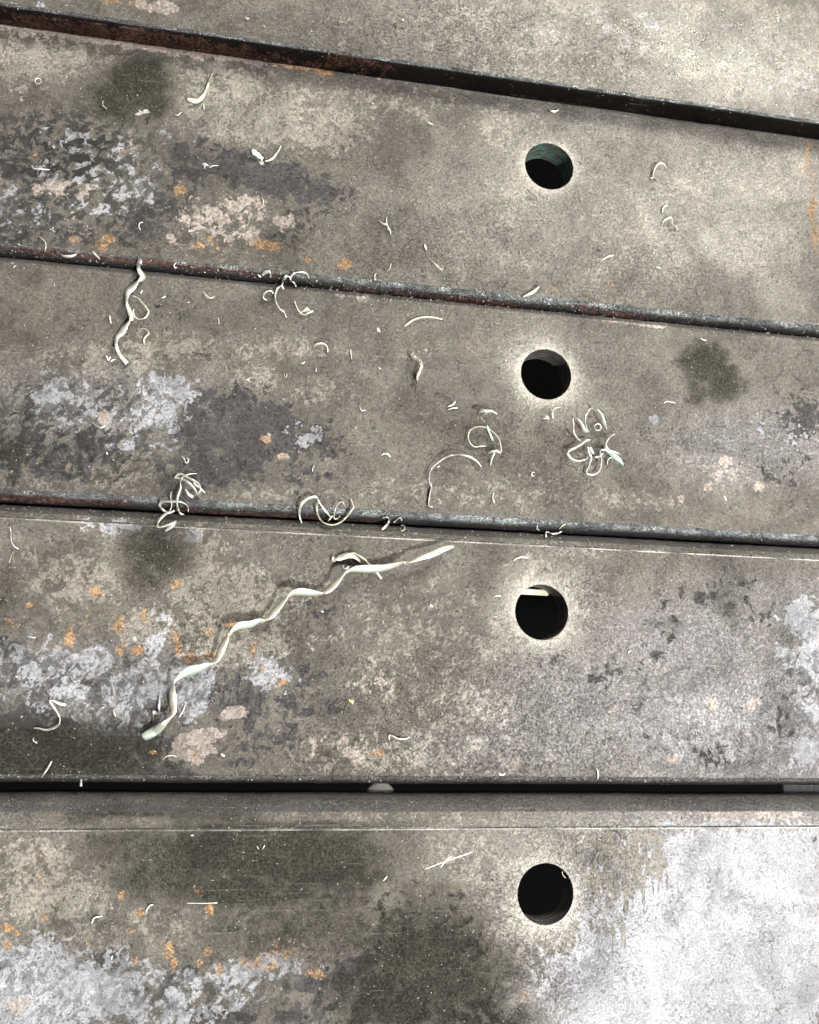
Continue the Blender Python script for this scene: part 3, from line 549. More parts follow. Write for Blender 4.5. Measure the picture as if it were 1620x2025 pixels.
# ------------------------------------------------------------------ swarf
def catmull(P, n=5):
    P = np.array(P, float)
    if len(P) < 3: n = 4
    Q = np.vstack([2*P[0]-P[1], P, 2*P[-1]-P[-2]])
    out = []
    for i in range(1, len(Q) - 2):
        a, b, c, d = Q[i-1], Q[i], Q[i+1], Q[i+2]
        for k in range(n):
            t = k / n
            out.append(.5*((2*b) + (c-a)*t + (2*a-5*b+4*c-d)*t*t + (3*b-a-3*c+d)*t**3))
    out.append(P[-1]); return np.array(out)
PXM = .000198                                   # metres per photo pixel on the bars
def strip(name, pts, mat, parent=None, W=None, thick=.00016, lift=0.0, n=5, arch=0.0, flip=1, curl=.25, seed=0, taper=True, ragged=0.0):
    """pts: (px, py, seen width px, height mm).  A thin closed ribbon of metal that turns on edge where it looks narrow."""
    rs = random.Random(seed + int(pts[0][0] * 7 + pts[0][1]))
    full = []
    L = len(pts)
    for i, p in enumerate(pts):
        w = p[2] if len(p) > 2 else 3
        if len(p) > 3: h = p[3]
        else: h = arch * math.sin(math.pi * i / max(1, L - 1)) + .1
        full.append((p[0], p[1], w, h))
    if max(f[2] for f in full) < 8: full = [(a, b, max(1.1, w * .8), h) for a, b, w, h in full]
    C = catmull(full, n)
    Wm = (W if W else (max(c[2] for c in full) * (2.0 if len(pts) > 4 and name != 'scratch' else 1.0))) * PXM
    P = []
    for (x, y, w, h) in C:
        P.append(ground(x, y, max(0, h) * .00135 + lift))
    P = np.array(P); m = len(P)
    V = []; sgn = flip
    NR = 4
    for i in range(m):
        t = P[min(i+1, m-1)] - P[max(i-1, 0)]
        t /= (np.linalg.norm(t) + 1e-12)
        w = max(.8, C[i][2]) * PXM; w = min(w, Wm)
        side = np.cross([0, 0, 1.0], t); side /= (np.linalg.norm(side) + 1e-12)
        upv = np.cross(t, side)
        s = math.sqrt(max(0, 1 - (w / Wm) ** 2)) * .75
        # sign flips at each narrow waist so neighbouring blades face different ways
        if 0 < i < m - 1 and C[i][2] < C[i-1][2] and C[i][2] <= C[i+1][2] and C[i][2] < .45 * (Wm / PXM): sgn = -sgn
        if W is None: s *= .8 * min(1, 3.0 * min(i, m - 1 - i) / m + .15)
        hv = upv * s * Wm * .5 * sgn
        sv = side * w * .5
        zo = abs(hv[2])
        c0 = P[i] + np.array([0, 0, zo + thick * .6])
        nrm = np.cross(t, sv + hv); nrm /= (np.linalg.norm(nrm) + 1e-12)
        if nrm[2] < 0: nrm = -nrm
        row = []
        for k in range(NR + 1):
            u = k / NR * 2 - 1
            rg = 1 + (rs.uniform(-ragged, ragged) if ragged and k in (0, NR) else 0)
            q = c0 + (sv + hv) * u * rg + nrm * (curl * Wm * .35 * (1 - u * u))
            row.append(q)
        for q in row: V.append(q + nrm * thick * .5)
        for q in reversed(row): V.append(q - nrm * thick * .5)
    k2 = 2 * (NR + 1); F = []
    for i in range(m - 1):
        for k in range(k2):
            u = (k + 1) % k2
            F.append((i*k2+k, i*k2+u, (i+1)*k2+u, (i+1)*k2+k))
    F.append(tuple(range(k2 - 1, -1, -1))); F.append(tuple((m-1)*k2 + k for k in range(k2)))
    if parent is not None:
        o = np.array(parent.location)
        V = [v - o for v in V]; ob = mesh_obj(name, V, F, mat, parent, True)
    else:
        o = V[0].copy(); V = [v - o for v in V]; ob = mesh_obj(name, V, F, mat, None, True); ob.location = o
    return ob
def crumple(name, px, py, r, mat, label=None, cat='metal chip', parent=None, h=.0, seed=1, flat=.55):
    """a small torn, folded flake: a few jagged leaves rising from one spot"""
    rs = random.Random(seed * 13 + int(px))
    c = ground(px, py, h * .001); V = []; F = []
    R = r * PXM
    for k in range(5):
        a = rs.uniform(0, 6.28); L = R * rs.uniform(.7, 1.5); w = R * rs.uniform(.25, .5); lift = rs.uniform(.1, .9) * R * flat
        d = np.array([math.cos(a), math.sin(a), 0]); s = np.array([-d[1], d[0], 0])
        b = c + np.array([rs.uniform(-.3, .3) * R, rs.uniform(-.3, .3) * R, .0001])
        pts = [(b - s*w*.5, 0.05), (b + s*w*.5, .05), (b + d*L*.5 + s*w*.7, lift*1.2), (b + d*L*.5 - s*w*.5, lift), (b + d*L + s*w*.15, lift*rs.uniform(.2, 1.4)), (b + d*L*.95 - s*w*.2, lift*.8)]
        i0 = len(V)
        T = .00015
        for q, z in pts: V.append(q + np.array([0, 0, z if z > .06 else z*.001]))
        for q, z in pts: V.append(q + np.array([0, 0, (z if z > .06 else z*.001) + T]))
        V[i0:i0+12] = [np.array([v[0], v[1], min(v[2], c[2] + R*1.3)]) for v in V[i0:i0+12]]
        top = [(6,7,8,9), (9,8,10,11)]; bot = [(3,2,1,0), (5,4,2,3)]
        loop = [0, 1, 2, 4, 5, 3]
        for f in top + bot: F.append(tuple(i0 + q for q in f))
        for q in range(6):
            a1, b1 = loop[q], loop[(q+1) % 6]
            F.append((i0+a1, i0+b1, i0+b1+6, i0+a1+6))
    if parent is not None: o = np.array(parent.location)
    else: o = c
    ob = mesh_obj(name, [v - o for v in V], F, mat, parent)
    if parent is None: ob.location = o
    if label: tag(ob, label, cat)
    return ob
G = 'loose swarf on the bars'
def shave(name, label, pts, mat=PALE, **k):
    o = strip(name, pts, mat, **k); tag(o, label, 'metal shaving', G); return o
def group_thing(name, label, px, py):
    e = empty(name, tuple(ground(px, py))); tag(e, label, 'metal shaving', G); return e

# the long twisted ribbon on the fourth bar
LONG = [(285,1458,14),(297,1451,17),(309,1444,17),(324,1432,10),(335,1422,3),(343,1409,11),(343,1391,14),(342,1370,13),(344,1356,8),(347,1347,3),(359,1337,9),(375,1326,16),(393,1322,14),(408,1316,9),(423,1311,3),(430,1303,10),(437,1287,14),(447,1266,11),(455,1252,3),(473,1238,13),(495,1235,13),(512,1228,8),(526,1226,3),(538,1216,12),(552,1199,13),(564,1185,7),(573,1176,3),(588,1171,12),(607,1172,13),(625,1174,9),(638,1173,3),(650,1167,11),(664,1153,12),(677,1138,6),(687,1130,3),(704,1126,11),(734,1125,15),(754,1124,13),(777,1119,9),(794,1113,4),(808,1113,3),(829,1104,10),(855,1095,14),(877,1085,13),(894,1081,7)]
LONG = [(x, y, w, 3.2 + 1.3 * math.sin(i * .8) - 2.4 * (i < 3)) for i, (x, y, w) in enumerate(LONG)]
def ribbon_mat():
    N = NT('pale_twisted_ribbon')
    at_ = N.t.nodes.new('ShaderNodeAttribute'); at_.attribute_name = 'tint'
    n = N.noise(.6, 4, .6)
    st = N.noise(4.0, 3, .6)
    c = N.mix(N.step(n, .35, .65), (.58, .55, .43), (.74, .71, .60))
    c = N.mix(N.math('MULTIPLY', at_.outputs['Fac'], N.rng(n, .3, .7, .45, 1.0), clamp=True), c, (.38, .58, .47))
    c = N.mix(1.0, c, N.gray(N.rng(st, .25, .75, .82, 1.12)), 'MULTIPLY')
    N.put(N.b.inputs['Base Color'], c); N.put(N.b.inputs['Roughness'], .30); N.put(N.b.inputs['Metallic'], .55)
    N.put(N.b.inputs['Normal'], N.bump(st, .0001))
    return N.m
RIB = ribbon_mat()
ob = shave('swarf_ribbon', 'long twisted pale ribbon lying diagonally across the fourth bar', LONG, RIB, W=17, n=5, curl=.5, ragged=.05)
me = ob.data; tint = me.attributes.new('tint', 'FLOAT', 'POINT')
nper = 10; vals = np.zeros(len(me.vertices), np.float32)
GB = [(0, 3), (10, 14), (19, 22), (27, 30), (35, 38)]  # blades tinted green, the reflected surroundings painted in
for i in range(len(me.vertices)):
    c = (i // nper) / 5
    vals[i] = max([max(0, 1 - abs(c - (a + b) / 2 + .4) / ((b - a) / 2 + .3)) for a, b in GB])
tint.data.foreach_set('value', vals)

e = group_thing('twisted_curl', 'thick white twisted shaving hanging from the upper joint with a thin side loop', 265, 600)
strip('ribbon', [(278,512,9,1.5),(277,519,11,1.2),(275,527,9,1),(275,533,6,.8),(280,543,12,.9),(283,550,10,1),(276.5,558.5,5,1.2),(264,569,13,1.2),(254,579,13,1),(252,592,7,1),(252.5,605,4,1),(256,614,8,1),(261,627,11,1),(259,637.5,3,1.2),(249,648,11,1.3),(241,659,14,1.2),(233,669,10,1),(231,682,6,.8),(234.5,697,6,.6),(243,710,8,.4),(253,721,9,.2)], PALE, e, W=15, curl=.6, ragged=.06)
strip('tendril', [(262,584.5,2,1.2),(274,591,3,1.6),(285,603.5,3,2),(292,612,3,2),(294.5,618,3.5,1.8),(289,628,3,1.5),(276.5,632,3,1.2),(268,627,3,1),(264,618,3,.9),(265,611.5,2,.8)], CREAM, e)
e = group_thing('looped_curl', 'coiling white shaving of three open loops draped over the second joint', 570, 560)
strip('strand', [(611.5,551,3,.3),(608,543,6,1),(601,539,7,1.6),(593,538.6,6,1.8),(584.7,540.7,4,1.8),(578.6,545,4,1.6),(576,550,3,1.2),(574,550,4,1.4),(567.4,548,4,1.6),(562,552,4,1.5),(559,558,3.5,1),(557,566,5,1),(551,570,4,1),(547,578,4,1.1),(544.5,586,3,1),(544.5,594.3,3,.8),(546.7,601.2,3,.7),(552.7,611.6,3,.5),(562.2,618.5,2.5,.3),(566.5,629,1.5,.1)], PALE, e)
strip('strand', [(574,550,4,1.3),(577,556,5,1),(580.4,558,4,.7),(585.6,566.7,4,.2)], PALE, e)
strip('strand', [(557,565.8,4,1),(559.5,569,4,.8),(561.8,571.9,3,.5)], PALE, e)
shave('swarf_curl', 'hooked shaving just left of the three-looped coil', [(539.8,581.4,4,.8),(538.9,577.5,5,1),(532.8,575.7,5,1.2),(526,578.8,4,1),(521.6,584.8,3,.8),(522,590.9,3,.5),(527.7,593.5,4,.3)])
e = group_thing('leafy_hook', 'fish-hook shaving ending in crumpled leaves below the looped coil', 600, 620)
strip('strand', [(582,596,4,1),(585.6,605.6,3,.8),(590,614,3,.6),(596.8,622,3,.4),(604.6,622.9,3,.4),(611.5,619.4,3,.5),(619.3,615,5,.8)], CREAM, e)
crumple('leaf', 611, 612, 8, CREAM, parent=e, seed=4)
crumple('leaf', 600, 616, 6, DULL, parent=e, seed=5)
shave('swarf_leaf', 'small bent white leaf on the dark rounded edge left of the looped coil', [(519,545,6,.6),(523,541,7,.9),(529.4,539,5,1.1),(534.6,541,3,1),(535,549.4,4,.2)])
shave('swarf_sliver', 'tiny white splinter in the joint left of the bent leaf', [(509.5,543,2,.5),(513,546,4,.5),(516.4,548,4,.3)])

e = group_thing('tangled_swarf', 'springy tangle of white coils bridging the third joint at left', 360, 990)
strip('strand', [(345,945,3,1),(353.5,938.8,4,1.6),(361.8,938.8,4,2),(372,945,4,2.3),(386,952.5,4,2.2),(394.4,959.8,3.5,2),(397,969.3,2,1.6),(391.2,978.2,3,1),(386,969.3,4,1.4),(377.6,958.8,5,1.8),(367,950.4,5,1.7),(355.5,946.2,4,1.3),(345,945.6,3,.8)], PALE, e)
strip('strand', [(406,974.5,3,.3),(396.5,966,4,1),(386,957.7,4,1.3),(382.8,953.5,3,1.4)], PALE, e)
strip('strand', [(390.2,936.7,2,.3),(378.6,937.3,2.5,1),(368,940.4,3,1.6),(359.7,946.2,3,2),(357,956.7,2,2),(358.2,965,2,2),(355,976,4,2.2),(352.4,983,4,2.6),(350.3,994.4,4,3),(351.5,1004,5,3.2),(353.4,1010,5,3),(357.6,1016,4,2.2),(364,1017.5,3,1.5)], PALE, e)
strip('strand', [(366,967,4,.8),(372.3,976.6,6,1),(382.3,983.4,6,.6)], PALE, e)
strip('strand', [(372.3,1012.3,1.5,2),(372.3,1003.9,2,2.6),(368,997.6,3,3),(355.5,992.3,4,3.4),(338.8,992.3,5,3.4),(324,992.3,4,3),(316.7,997.6,4,2.4),(318.8,1005,4,1.8),(326.2,1011.2,5,1.4),(334.6,1014.4,5,1.4),(345,1010.2,5,1.8)], PALE, e)
strip('strand', [(334,1012,7,1.2),(322,1021.7,7,1.1),(314.6,1030.1,6,1),(311.5,1039.6,4,.7),(315.7,1043.2,4,.6),(327.2,1040.6,4,.8),(338.8,1037.5,4,1),(348.2,1031.2,4,1.2),(343,1039.6,6,.9),(335,1045,7,.6),(327.2,1050,5,.2)], PALE, e)
strip('strand', [(338.8,972.4,2,1),(337.7,984,2.5,2),(339.8,1000.7,2.5,2.4),(335.6,1010.2,2.5,1.5)], CREAM, e)

e = group_thing('tangled_swarf', 'wide loose scroll of thin shavings over the middle of the third joint', 650, 1010)
strip('strand', [(596.5,1034.6,3,.3),(592.5,1019.4,5,1.4),(593.3,1006.5,6,2),(600.5,993.7,6,2.4),(613.3,985.7,6,2),(624.6,984,5,1.6),(631,993.7,3.5,1.6),(640.6,1006.5,6,1.8),(648.6,1016,5,2),(653.5,1024,4,1.6),(648.7,1030.6,3,.8)], PALE, e)
strip('strand', [(632.6,990.5,3,.6),(626.2,1000,4,1.6),(627.8,1016,4,2),(634.2,1029,3,1.4),(645.4,1036.2,3,1),(658.3,1038.2,3,1),(672.7,1033.8,3,1.2),(684,1024.2,3.5,1.8),(695.2,1009.8,4,2),(699.2,1001.7,3,1.6),(692,984,2,.4)], CREAM, e)
strip('strand', [(680.8,998.5,2,.6),(677.5,993,3,1),(669.5,995.3,3,1.8),(663,1006.5,2.5,2),(660.7,1024.2,2.5,1.6),(666.3,1025.8,3,1.4),(672.7,1021,3,1.4)], CREAM, e)
strip('strand', [(651,1026,3,1.2),(655,1023,5,1.2),(658,1020,3,1)], PALE, e)
shave('swarf_curl', 'white hook shaped like a seven in the third joint right of the scroll', [(756.2,1024.2,5,.8),(762,1023.5,3,1),(767.4,1024.2,2.5,1.2),(769,1032.2,4,1),(762.6,1041.9,6,.6),(754.6,1047.5,6,.2)])
shave('swarf_sliver', 'thin bent splinter right of the seven-shaped hook in the joint', [(778.7,1033.8,1.5,.6),(785,1028,2,1),(791.5,1024.2,2,1),(794.7,1030,4,.6)])
shave('swarf_curl', 'tiny c-shaped curl just under the joint right of the seven-shaped hook', [(793,1038.7,3,.4),(799.5,1040.3,2.5,.6),(800.3,1046.7,2.5,.6),(793,1050.7,2,.2)])

e = group_thing('tangled_swarf', 'flower-like tangle of stiff white shavings below and right of the second hole', 1165, 870)
S = lambda pts, m=PALE, **k: strip('strand', pts, m, e, **k)
S([(1133,827,4,3),(1132.5,839,4.5,3.4),(1133,853,4.5,3.2),(1139,865,3,2),(1150.4,874,2.5,1.2)])
S([(1140.5,827,3,3),(1148,839,7,2.8),(1154.6,851.6,7,2),(1161.5,854,5,1.4),(1165,854,3,1)], ragged=.15)
S([(1162.7,854,5,1),(1157.8,839,4.5,2.4),(1157.8,823,3.5,4),(1164,811,3.5,4.5),(1172.6,807,2.5,4)])
S([(1180,809.6,4,3.6),(1187.4,820.7,7,3.4),(1192.3,834.3,7,2.6),(1196,843,5,1.6),(1200,849,3,.8)])
S([(1182 + 6.8*math.cos(a*.785), 845 + 6.4*math.sin(a*.785), 2.5, .9) for a in range(9)])
S([(1166,870,5,2.4),(1157,872.6,6,2.6),(1146.7,881,4,2.4),(1137,887,5,2),(1129.4,890.5,5,1.8),(1124,893,3,2),(1120.7,897.3,5,1.8),(1127,907,6,1.2),(1136.8,912,4,.8),(1149,912,2.5,.8),(1159,907,2.5,1),(1164,898.5,2.5,1.4),(1164,885,3,2)])
S([(1161.5,883.7,4,2.6),(1164,894.8,6,2.4),(1167.7,906,6,1.8),(1163,919.5,4,1.2),(1161,928,2.5,.8),(1159,936,4,.6),(1169,939.3,6,.8),(1178.8,935.6,5,1),(1184,929,4,1.2),(1187.4,922,3,1.5),(1189.3,907,3,2),(1186,891,2,2.4)])
S([(1166.4,885,4,1.6),(1170,891,7,1.4),(1173,898,4,1)])
S([(1176.3,903.5,4,1),(1185,903.5,4.5,1.2),(1193.6,896,2,1.4)], GREEN)
S([(1186.2,889.9,3,2),(1198.5,889.9,6,2.4),(1213.3,893.6,6,2),(1225.7,897.9,5,1)])
S([(1199,892,4,1.8),(1207,898,7,1.6),(1214,904,8,1.2),(1223,911,7,.8),(1232,919.5,4,.2)], GREEN, ragged=.1)
S([(1216,857.8,2,.8),(1203.5,866.4,3.5,1.8),(1196,877.5,4,2.4),(1197.3,886,7,2.4),(1205,890,5,2)])
S([(1201,919.5,2,.2),(1202.2,909.6,2.5,.8),(1209.6,904.7,4,1.2),(1211,911,2,.4)], CREAM)
shave('swarf_curl', 'short white arc close under the second hole', [(1108.4,806,2,.6),(1098.5,807,3,1),(1092.3,816,3.5,1.2),(1094.8,828,4,.5)])
crumple('swarf_flake', 1083, 826, 6, PALE, 'small crumpled silver flake beside the short arc under the second hole', seed=3)

e = group_thing('open_spiral', 'tall thin oval loop of wire-like swarf with green sliver and leaf', 960, 865)
strip('strand', [(960.7,882.5,2,.3),(949.7,882.5,2.5,.4),(939.3,883.8,3,.5),(930.2,877.3,3,.8),(925.7,865.6,3,1),(929,852.6,2.5,1.4),(939.3,845.5,2.5,1.6),(953.6,844.2,2.5,1.8),(966.6,848.7,2.5,2),(979.5,859,2.5,2),(987.3,869.5,2.5,2),(990.6,883.8,2.5,1.8),(991.2,894,2,1.6)], CREAM, e)
strip('sliver', [(963,841,2,1.8),(966,850,5,1.4),(970,860,5,1),(974.3,870.8,4,.4)], GREEN, e)
strip('leaf', [(990,896,6,1.6),(983,893,6,1.8),(977,894,7,1.8),(971,894,5,1.6),(966,897,3,1.2)], PALE, e, ragged=.1)
strip('leaf', [(978,896,6,1.6),(973,905,5,1.2),(970.5,913,3.5,.6),(969.8,921,2,.2)], PALE, e)
shave('swarf_curl', 'long thin s-shaped wire shaving arching left of the oval loop', [(951,924,2,2.6),(948,918,5,3),(943.2,912.3,6,3.4),(935,906.5,7,3.8),(927.7,903.2,6.5,4),(919,901,5,4),(910.8,900,3.5,3.8),(897.8,900.6,2,3.4),(888,903,2,3),(878.4,907,2,2.4),(860.2,920,2,1.4),(849.8,931.8,2.5,.8),(847.2,947.3,4,.5),(848,955,3.5,.4),(852.4,962.9,2,.3),(849.8,978.5,3.5,.3),(847.2,995.3,3,.3),(849,1001,2,.2),(855,1003.7,1.5,.2)], PALE, W=7.5)
e = group_thing('bird_shaped_swarf', 'white bird-shaped flake standing above the oval loop', 962, 820)
strip('wing', [(948,815,4,3.4),(955,813.5,6,3.8),(963,814.5,6,4),(972,814,5,3.6),(983,819,4,3)], PALE, e, ragged=.1)
strip('tail', [(963,816.5,6,3.6),(957,820,5,2.8),(951,823,4,2)], PALE, e)
strip('stalk', [(950,824,1.6,1.8),(954,830,2,1),(958,836,1.6,.1)], DULL, e)
shave('swarf_leaf', 'small pointed flake left of the bird-shaped one', [(885,804.5,2,.2),(892,802,4,.5),(897,799,5,.8),(900.4,794,2,1.2)], CREAM)
shave('swarf_sliver', 'thin pale splinter right under the small pointed flake', [(885,810.5,2,.2),(895,807.5,2.5,.6),(905.6,807,2.5,.3)])

e = group_thing('folded_leaf_swarf', 'folded cream leaf-like shaving crossing under the upper end of the long ribbon', 690, 1110)
strip('leaf', [(656,1106,9,.6),(661,1107,10,.7),(664,1107,4,.8),(670,1104.5,11,.9),(683.6,1099.5,12,1.1),(694,1099,11,1.1),(704,1103,8,.8),(712,1111,5,.2)], CREAM, e, W=14, ragged=.08)
strip('strand', [(690,1095,2,1.1),(699,1093.7,2.5,1.2),(708,1098,3,1.2),(716.4,1104,4,1),(725,1111,4,.8),(732,1118,4,.6),(741,1129,4,.4),(748,1137,6,.4),(754.4,1144.7,6,.2)], CREAM, e)
shave('swarf_curl', 'tiny white hook below the folded cream leaf', [(677.5,1117,2,.3),(680,1124,3,.3),(686,1124,4,.5),(689.6,1120,5,.5)])

shave('swarf_sliver', 'upright white splinter left of the lower end of the long ribbon', [(316.5,1372,2,.8),(315,1388,4.5,.8),(314.5,1400,5,.6),(315.6,1412,4,.3)])
shave('swarf_leaf', 'small white leaf on a stalk near the lower end of the long ribbon', [(303.2,1427,2,.1),(303.6,1413,2,.5),(303,1407,5,.8),(307,1409,7,.8),(311.9,1413.3,6,.4)])
shave('swarf_curl', 'thin curved splinter just right of the lower end of the long ribbon', [(367,1393,2,.6),(364,1400,2.5,.6),(361.2,1407,3,.5),(353.8,1419,3,.1)])
e = group_thing('swarf_curl', 'large s-shaped white shaving at the dark lower left of the fourth bar', 112, 1415)
strip('strand', [(130.7,1394.4,5,.4),(125,1393,6.5,.6),(119.4,1391,5,.8),(110,1386.9,3,1.1),(103,1385,2,1.2),(100.7,1386,4,1.2),(103,1391,5,1.2),(106.3,1395.3,4.5,1.2),(115.7,1409.4,3,1.2),(119.4,1418.8,2.5,1),(118.5,1430,3,.8),(112,1436.6,5,.6),(102,1441,4.5,.5),(91.3,1443.2,4,.4),(78,1440.4,4,.3),(66.9,1439.4,2,.2)], PALE, e)
shave('swarf_sliver', 'hair-thin curved splinter below the large s-shaped shaving', [(66.9,1459,1.5,.2),(66,1463.8,2,.3),(73.9,1470.4,1.6,.1)])
shave('swarf_stick', 'straight white stick-like chip near the left end of the widest gap', [(102.5,1505,4,.3),(98,1513,5,.4),(93.2,1521,5,.5),(87,1530,4.5,.4),(82.8,1537,3,.3)])
shave('swarf_stick', 'short blunt white chip on the brink of the widest gap at left', [(160.7,1541.7,4,.2),(160.5,1548,5,.5),(160.2,1554.8,5,.6)])
shave('swarf_curl', 'thin curved shaving by the left edge under the third joint', [(20,1041,2,.2),(22,1056,3,.6),(23,1071,3,.6),(29,1081,3,.4),(38,1086,2,.1)])
shave('swarf_curl', 'short brown-tipped sliver below the thin curve at left edge', [(27,1090,3,.3),(22,1101,2,.3),(18,1113,3,.1)], DULL)
shave('swarf_sliver', 'faint flat splinter at left edge of the fourth bar', [(53,1257,2,.1),(61,1260,3,.3),(71,1261,2,.1)])
shave('swarf_sliver', 'small white stroke above the black patch on the fourth bar', [(224,1403,2,.2),(226,1410,3,.4),(229,1418,2,.1)])
shave('swarf_curl', 'shallow white hook lying alone on the lower middle of the fourth bar', [(770,1464,2,.1),(770,1454,3,.4),(777,1456,3.5,.6),(785,1460.5,4,.6),(797,1462,4,.5),(804,1461,4,.4),(810,1457,2,.1)])
crumple('yellow_flake', 693, 1386, 5, swarf_material('yellow_flake_metal', (.45,.45,.10), (.62,.6,.3)), 'tiny yellow-green flake on the middle of the fourth bar', seed=8)
shave('swarf_sliver', 'white splinter on the shoulder above the third hole, left side', [(1015,1109,4,.2),(1022,1104,4,.4),(1033,1102,3,.4),(1045.5,1104,2,.1)])
shave('swarf_curl', 'wavy white chip lying in the third joint above the third hole', [(1080,1062,5,.3),(1080,1052,3,.6),(1086,1054,4,.8),(1094,1056,4,.8),(1103,1055,4,.8),(1111,1051,3,.6)])
shave('swarf_curl', 'dark-edged arc on the rounded corner above the third hole', [(1106,1046,2,.3),(1112,1040,3,.6),(1119,1036,2,.4)], CREAM)
shave('swarf_curl', 'tiny upright hook left of the wavy chip in the third joint', [(1063,1039,2,.4),(1062,1045,3,.5),(1066,1049,2,.3)])
shave('swarf_curl', 'little hook low between the third hole and right edge', [(1243,1292,2,.2),(1244,1288,2,.4),(1248,1287,2,.3)])
shave('swarf_sliver', 'small faint splinter left of the third hole', [(977,1180,1.6,.1),(984,1178,2.4,.3),(992,1179,1.6,.1)])
crumple('swarf_flake', 852, 1197, 4, PALE, 'white fleck left of the third hole, midway along the bar', seed=11)

shave('swarf_curl', 'short check-mark shaving in the middle of the third bar above the pale patches', [(402,576,2,.5),(406,583,3,.5),(412.5,589,3,.4),(419,590,3,.4),(425,586,2,.2)], CREAM)
shave('swarf_curl', 'neat open arch of white swarf right of centre-left on the third bar', [(620,688,2,.2),(623,683,4,.8),(630,680.5,4,1.2),(638,680.5,4,1.2),(645,684,3,1),(648,690,3,.6),(647.8,698,2,.1)])
shave('swarf_sliver', 'thin upright white stroke right of the open arch', [(693.4,691,2,.3),(694,700,3,.4),(696,711,2,.1)])
shave('swarf_sliver', 'small curved fleck just below the open arch', [(592,717,2,.1),(598,719,4,.4),(603,716,3,.2)])
crumple('swarf_flake', 491, 753, 5, PALE, 'white flake near the upper edge of the dark patch on the third bar', seed=12)
shave('swarf_sliver', 'tiny upright splinter between the small curved fleck and dull loop', [(625,727,2,.1),(625,735,3,.3)])
shave('swarf_curl', 'small dull loop below the open arch', [(562,738,2,.2),(563,746,3,.6),(567,744,3,.6),(567,738,2,.2)], DULL)
shave('swarf_curl', 'thin smile-shaped curl on the pale blue patch at left', [(183,834,1.6,.2),(189,841,2.4,.4),(198,846,3,.5),(205,845,3,.4),(208.5,840,2,.1)])
shave('swarf_curl', 'tiny fish-hook above the white coils at the third joint', [(359.7,902,2,.2),(364.5,908,3,.3),(367,915,3,.4),(371,915,3,.5),(373.5,909.5,3,.5),(369,905,3,.4)])
shave('swarf_sliver', 'small upright arc below the dark patch of the third bar', [(622,920,2,.2),(618.5,926,3,.4),(618.5,933,2,.1)])
shave('swarf_curl', 'flat white crescent in the middle of the third bar under the ragged leaf', [(754,901,3,.1),(760,897,3.5,.4),(768,899,2.5,.3),(772,904,2,.1)])
shave('swarf_curl', 'tiny smile-shaped curl above the flat white crescent', [(711,805,1.6,.1),(716,812,2.4,.3),(723,811,2,.1)])
crumple('swarf_flake', 748, 655, 5, CREAM, 'cream flake left of the pale branching splinter', seed=14, flat=.3)
shave('swarf_sliver', 'thin vertical splinter above the pale blue patch, left', [(283.5,762,1.6,.3),(282.5,773,2.2,.3),(286,783,1.6,.1)])
shave('swarf_curl', 'curved thin shaving beside the lower half of the thick twisted one', [(279,649,2,.4),(289,652,2.6,.6),(294.5,660.5,2.4,.8),(289,666,3,.8),(285,674,3.5,.6),(286,681,2,.1)], CREAM)
crumple('blue_black_chip', 312, 607, 6, BLACK, 'blue-black shiny chip right of the thick twisted shaving', seed=21, flat=1.0)
shave('swarf_curl', 'tiny white comma inside the bend of the thick twisted shaving', [(275.5,577,3,.2),(279,579.5,3.5,.4),(281.5,574,2.5,.2)])
shave('swarf_sliver', 'small white teardrop left of the thick twisted shaving', [(216,621,2,.1),(217.5,630,4.5,.4),(219.5,640,3,.1)])
shave('swarf_sliver', 'white v-shaped splinter left of the tail of the thick twisted shaving', [(210,703,3,.6),(213,709,4,.3),(215,711.5,3,.1),(219,705,3,.4)])
shave('swarf_sliver', 'faint flat splinter touching the v-shaped one', [(218,715,4,.1),(223,713,3,.2),(229,710,2,.1)])
shave('swarf_sliver', 'white fleck right of the thick twisted shaving, above the blue-black chip', [(318,589,2,.1),(323,588.5,4,.3),(328,586,3,.1)])
shave('swarf_sliver', 'hair-thin vertical splinter below the check-mark shaving', [(431,628,1.8,.1),(433,635,2.4,.3),(433,642,1.6,.1)])
shave('swarf_sliver', 'pale branching splinter on the upper middle of the third bar', [(800,646,3,.1),(808,640,5,.3),(820,633,4,.4),(838,628.5,3,.5),(858,629,2.5,.3),(876,632,2,.1)], CREAM)
shave('ragged_leaf', 'ragged black-and-cream leaf standing left of the second hole', [(812,702,6,.4),(818,709,10,1),(826,716,9,1.6),(832,723,6,1.6),(829,735,6,1),(825,746,5,.5),(823,754,3,.1)], DULL, W=14, ragged=.35, curl=.9)
shave('swarf_curl', 'low faint bridge-shaped curl between the second hole and oily stain', [(1312,798,2,.1),(1318,794,3,.4),(1325,795,2,.4),(1336,797,3,.1)], CREAM)
shave('swarf_sliver', 'short cream dash above the round oily stain', [(1384,669,2,.1),(1390,672,4,.3),(1397,674,3,.1)], CREAM)
shave('swarf_curl', 'tiny c-shaped curl far below the flower-like tangle', [(1057,934,1.6,.1),(1052.5,935,2.4,.3),(1052,940,2.4,.3),(1056,942,1.6,.1)])
shave('swarf_sliver', 'thin standing splinter above the third joint, right of the s-shaped wire', [(977,973,1.8,.1),(974.5,984,2.6,.5),(978,995,1.6,.1)])
shave('swarf_sliver', 'little curled mark left of the second hole rim', [(997,711,2,.1),(1000,714,3,.3),(1003,712,2,.1)])
crumple('swarf_flake', 1434, 985, 5, PALE, 'white flake low at right on the third bar', seed=31, flat=.3)

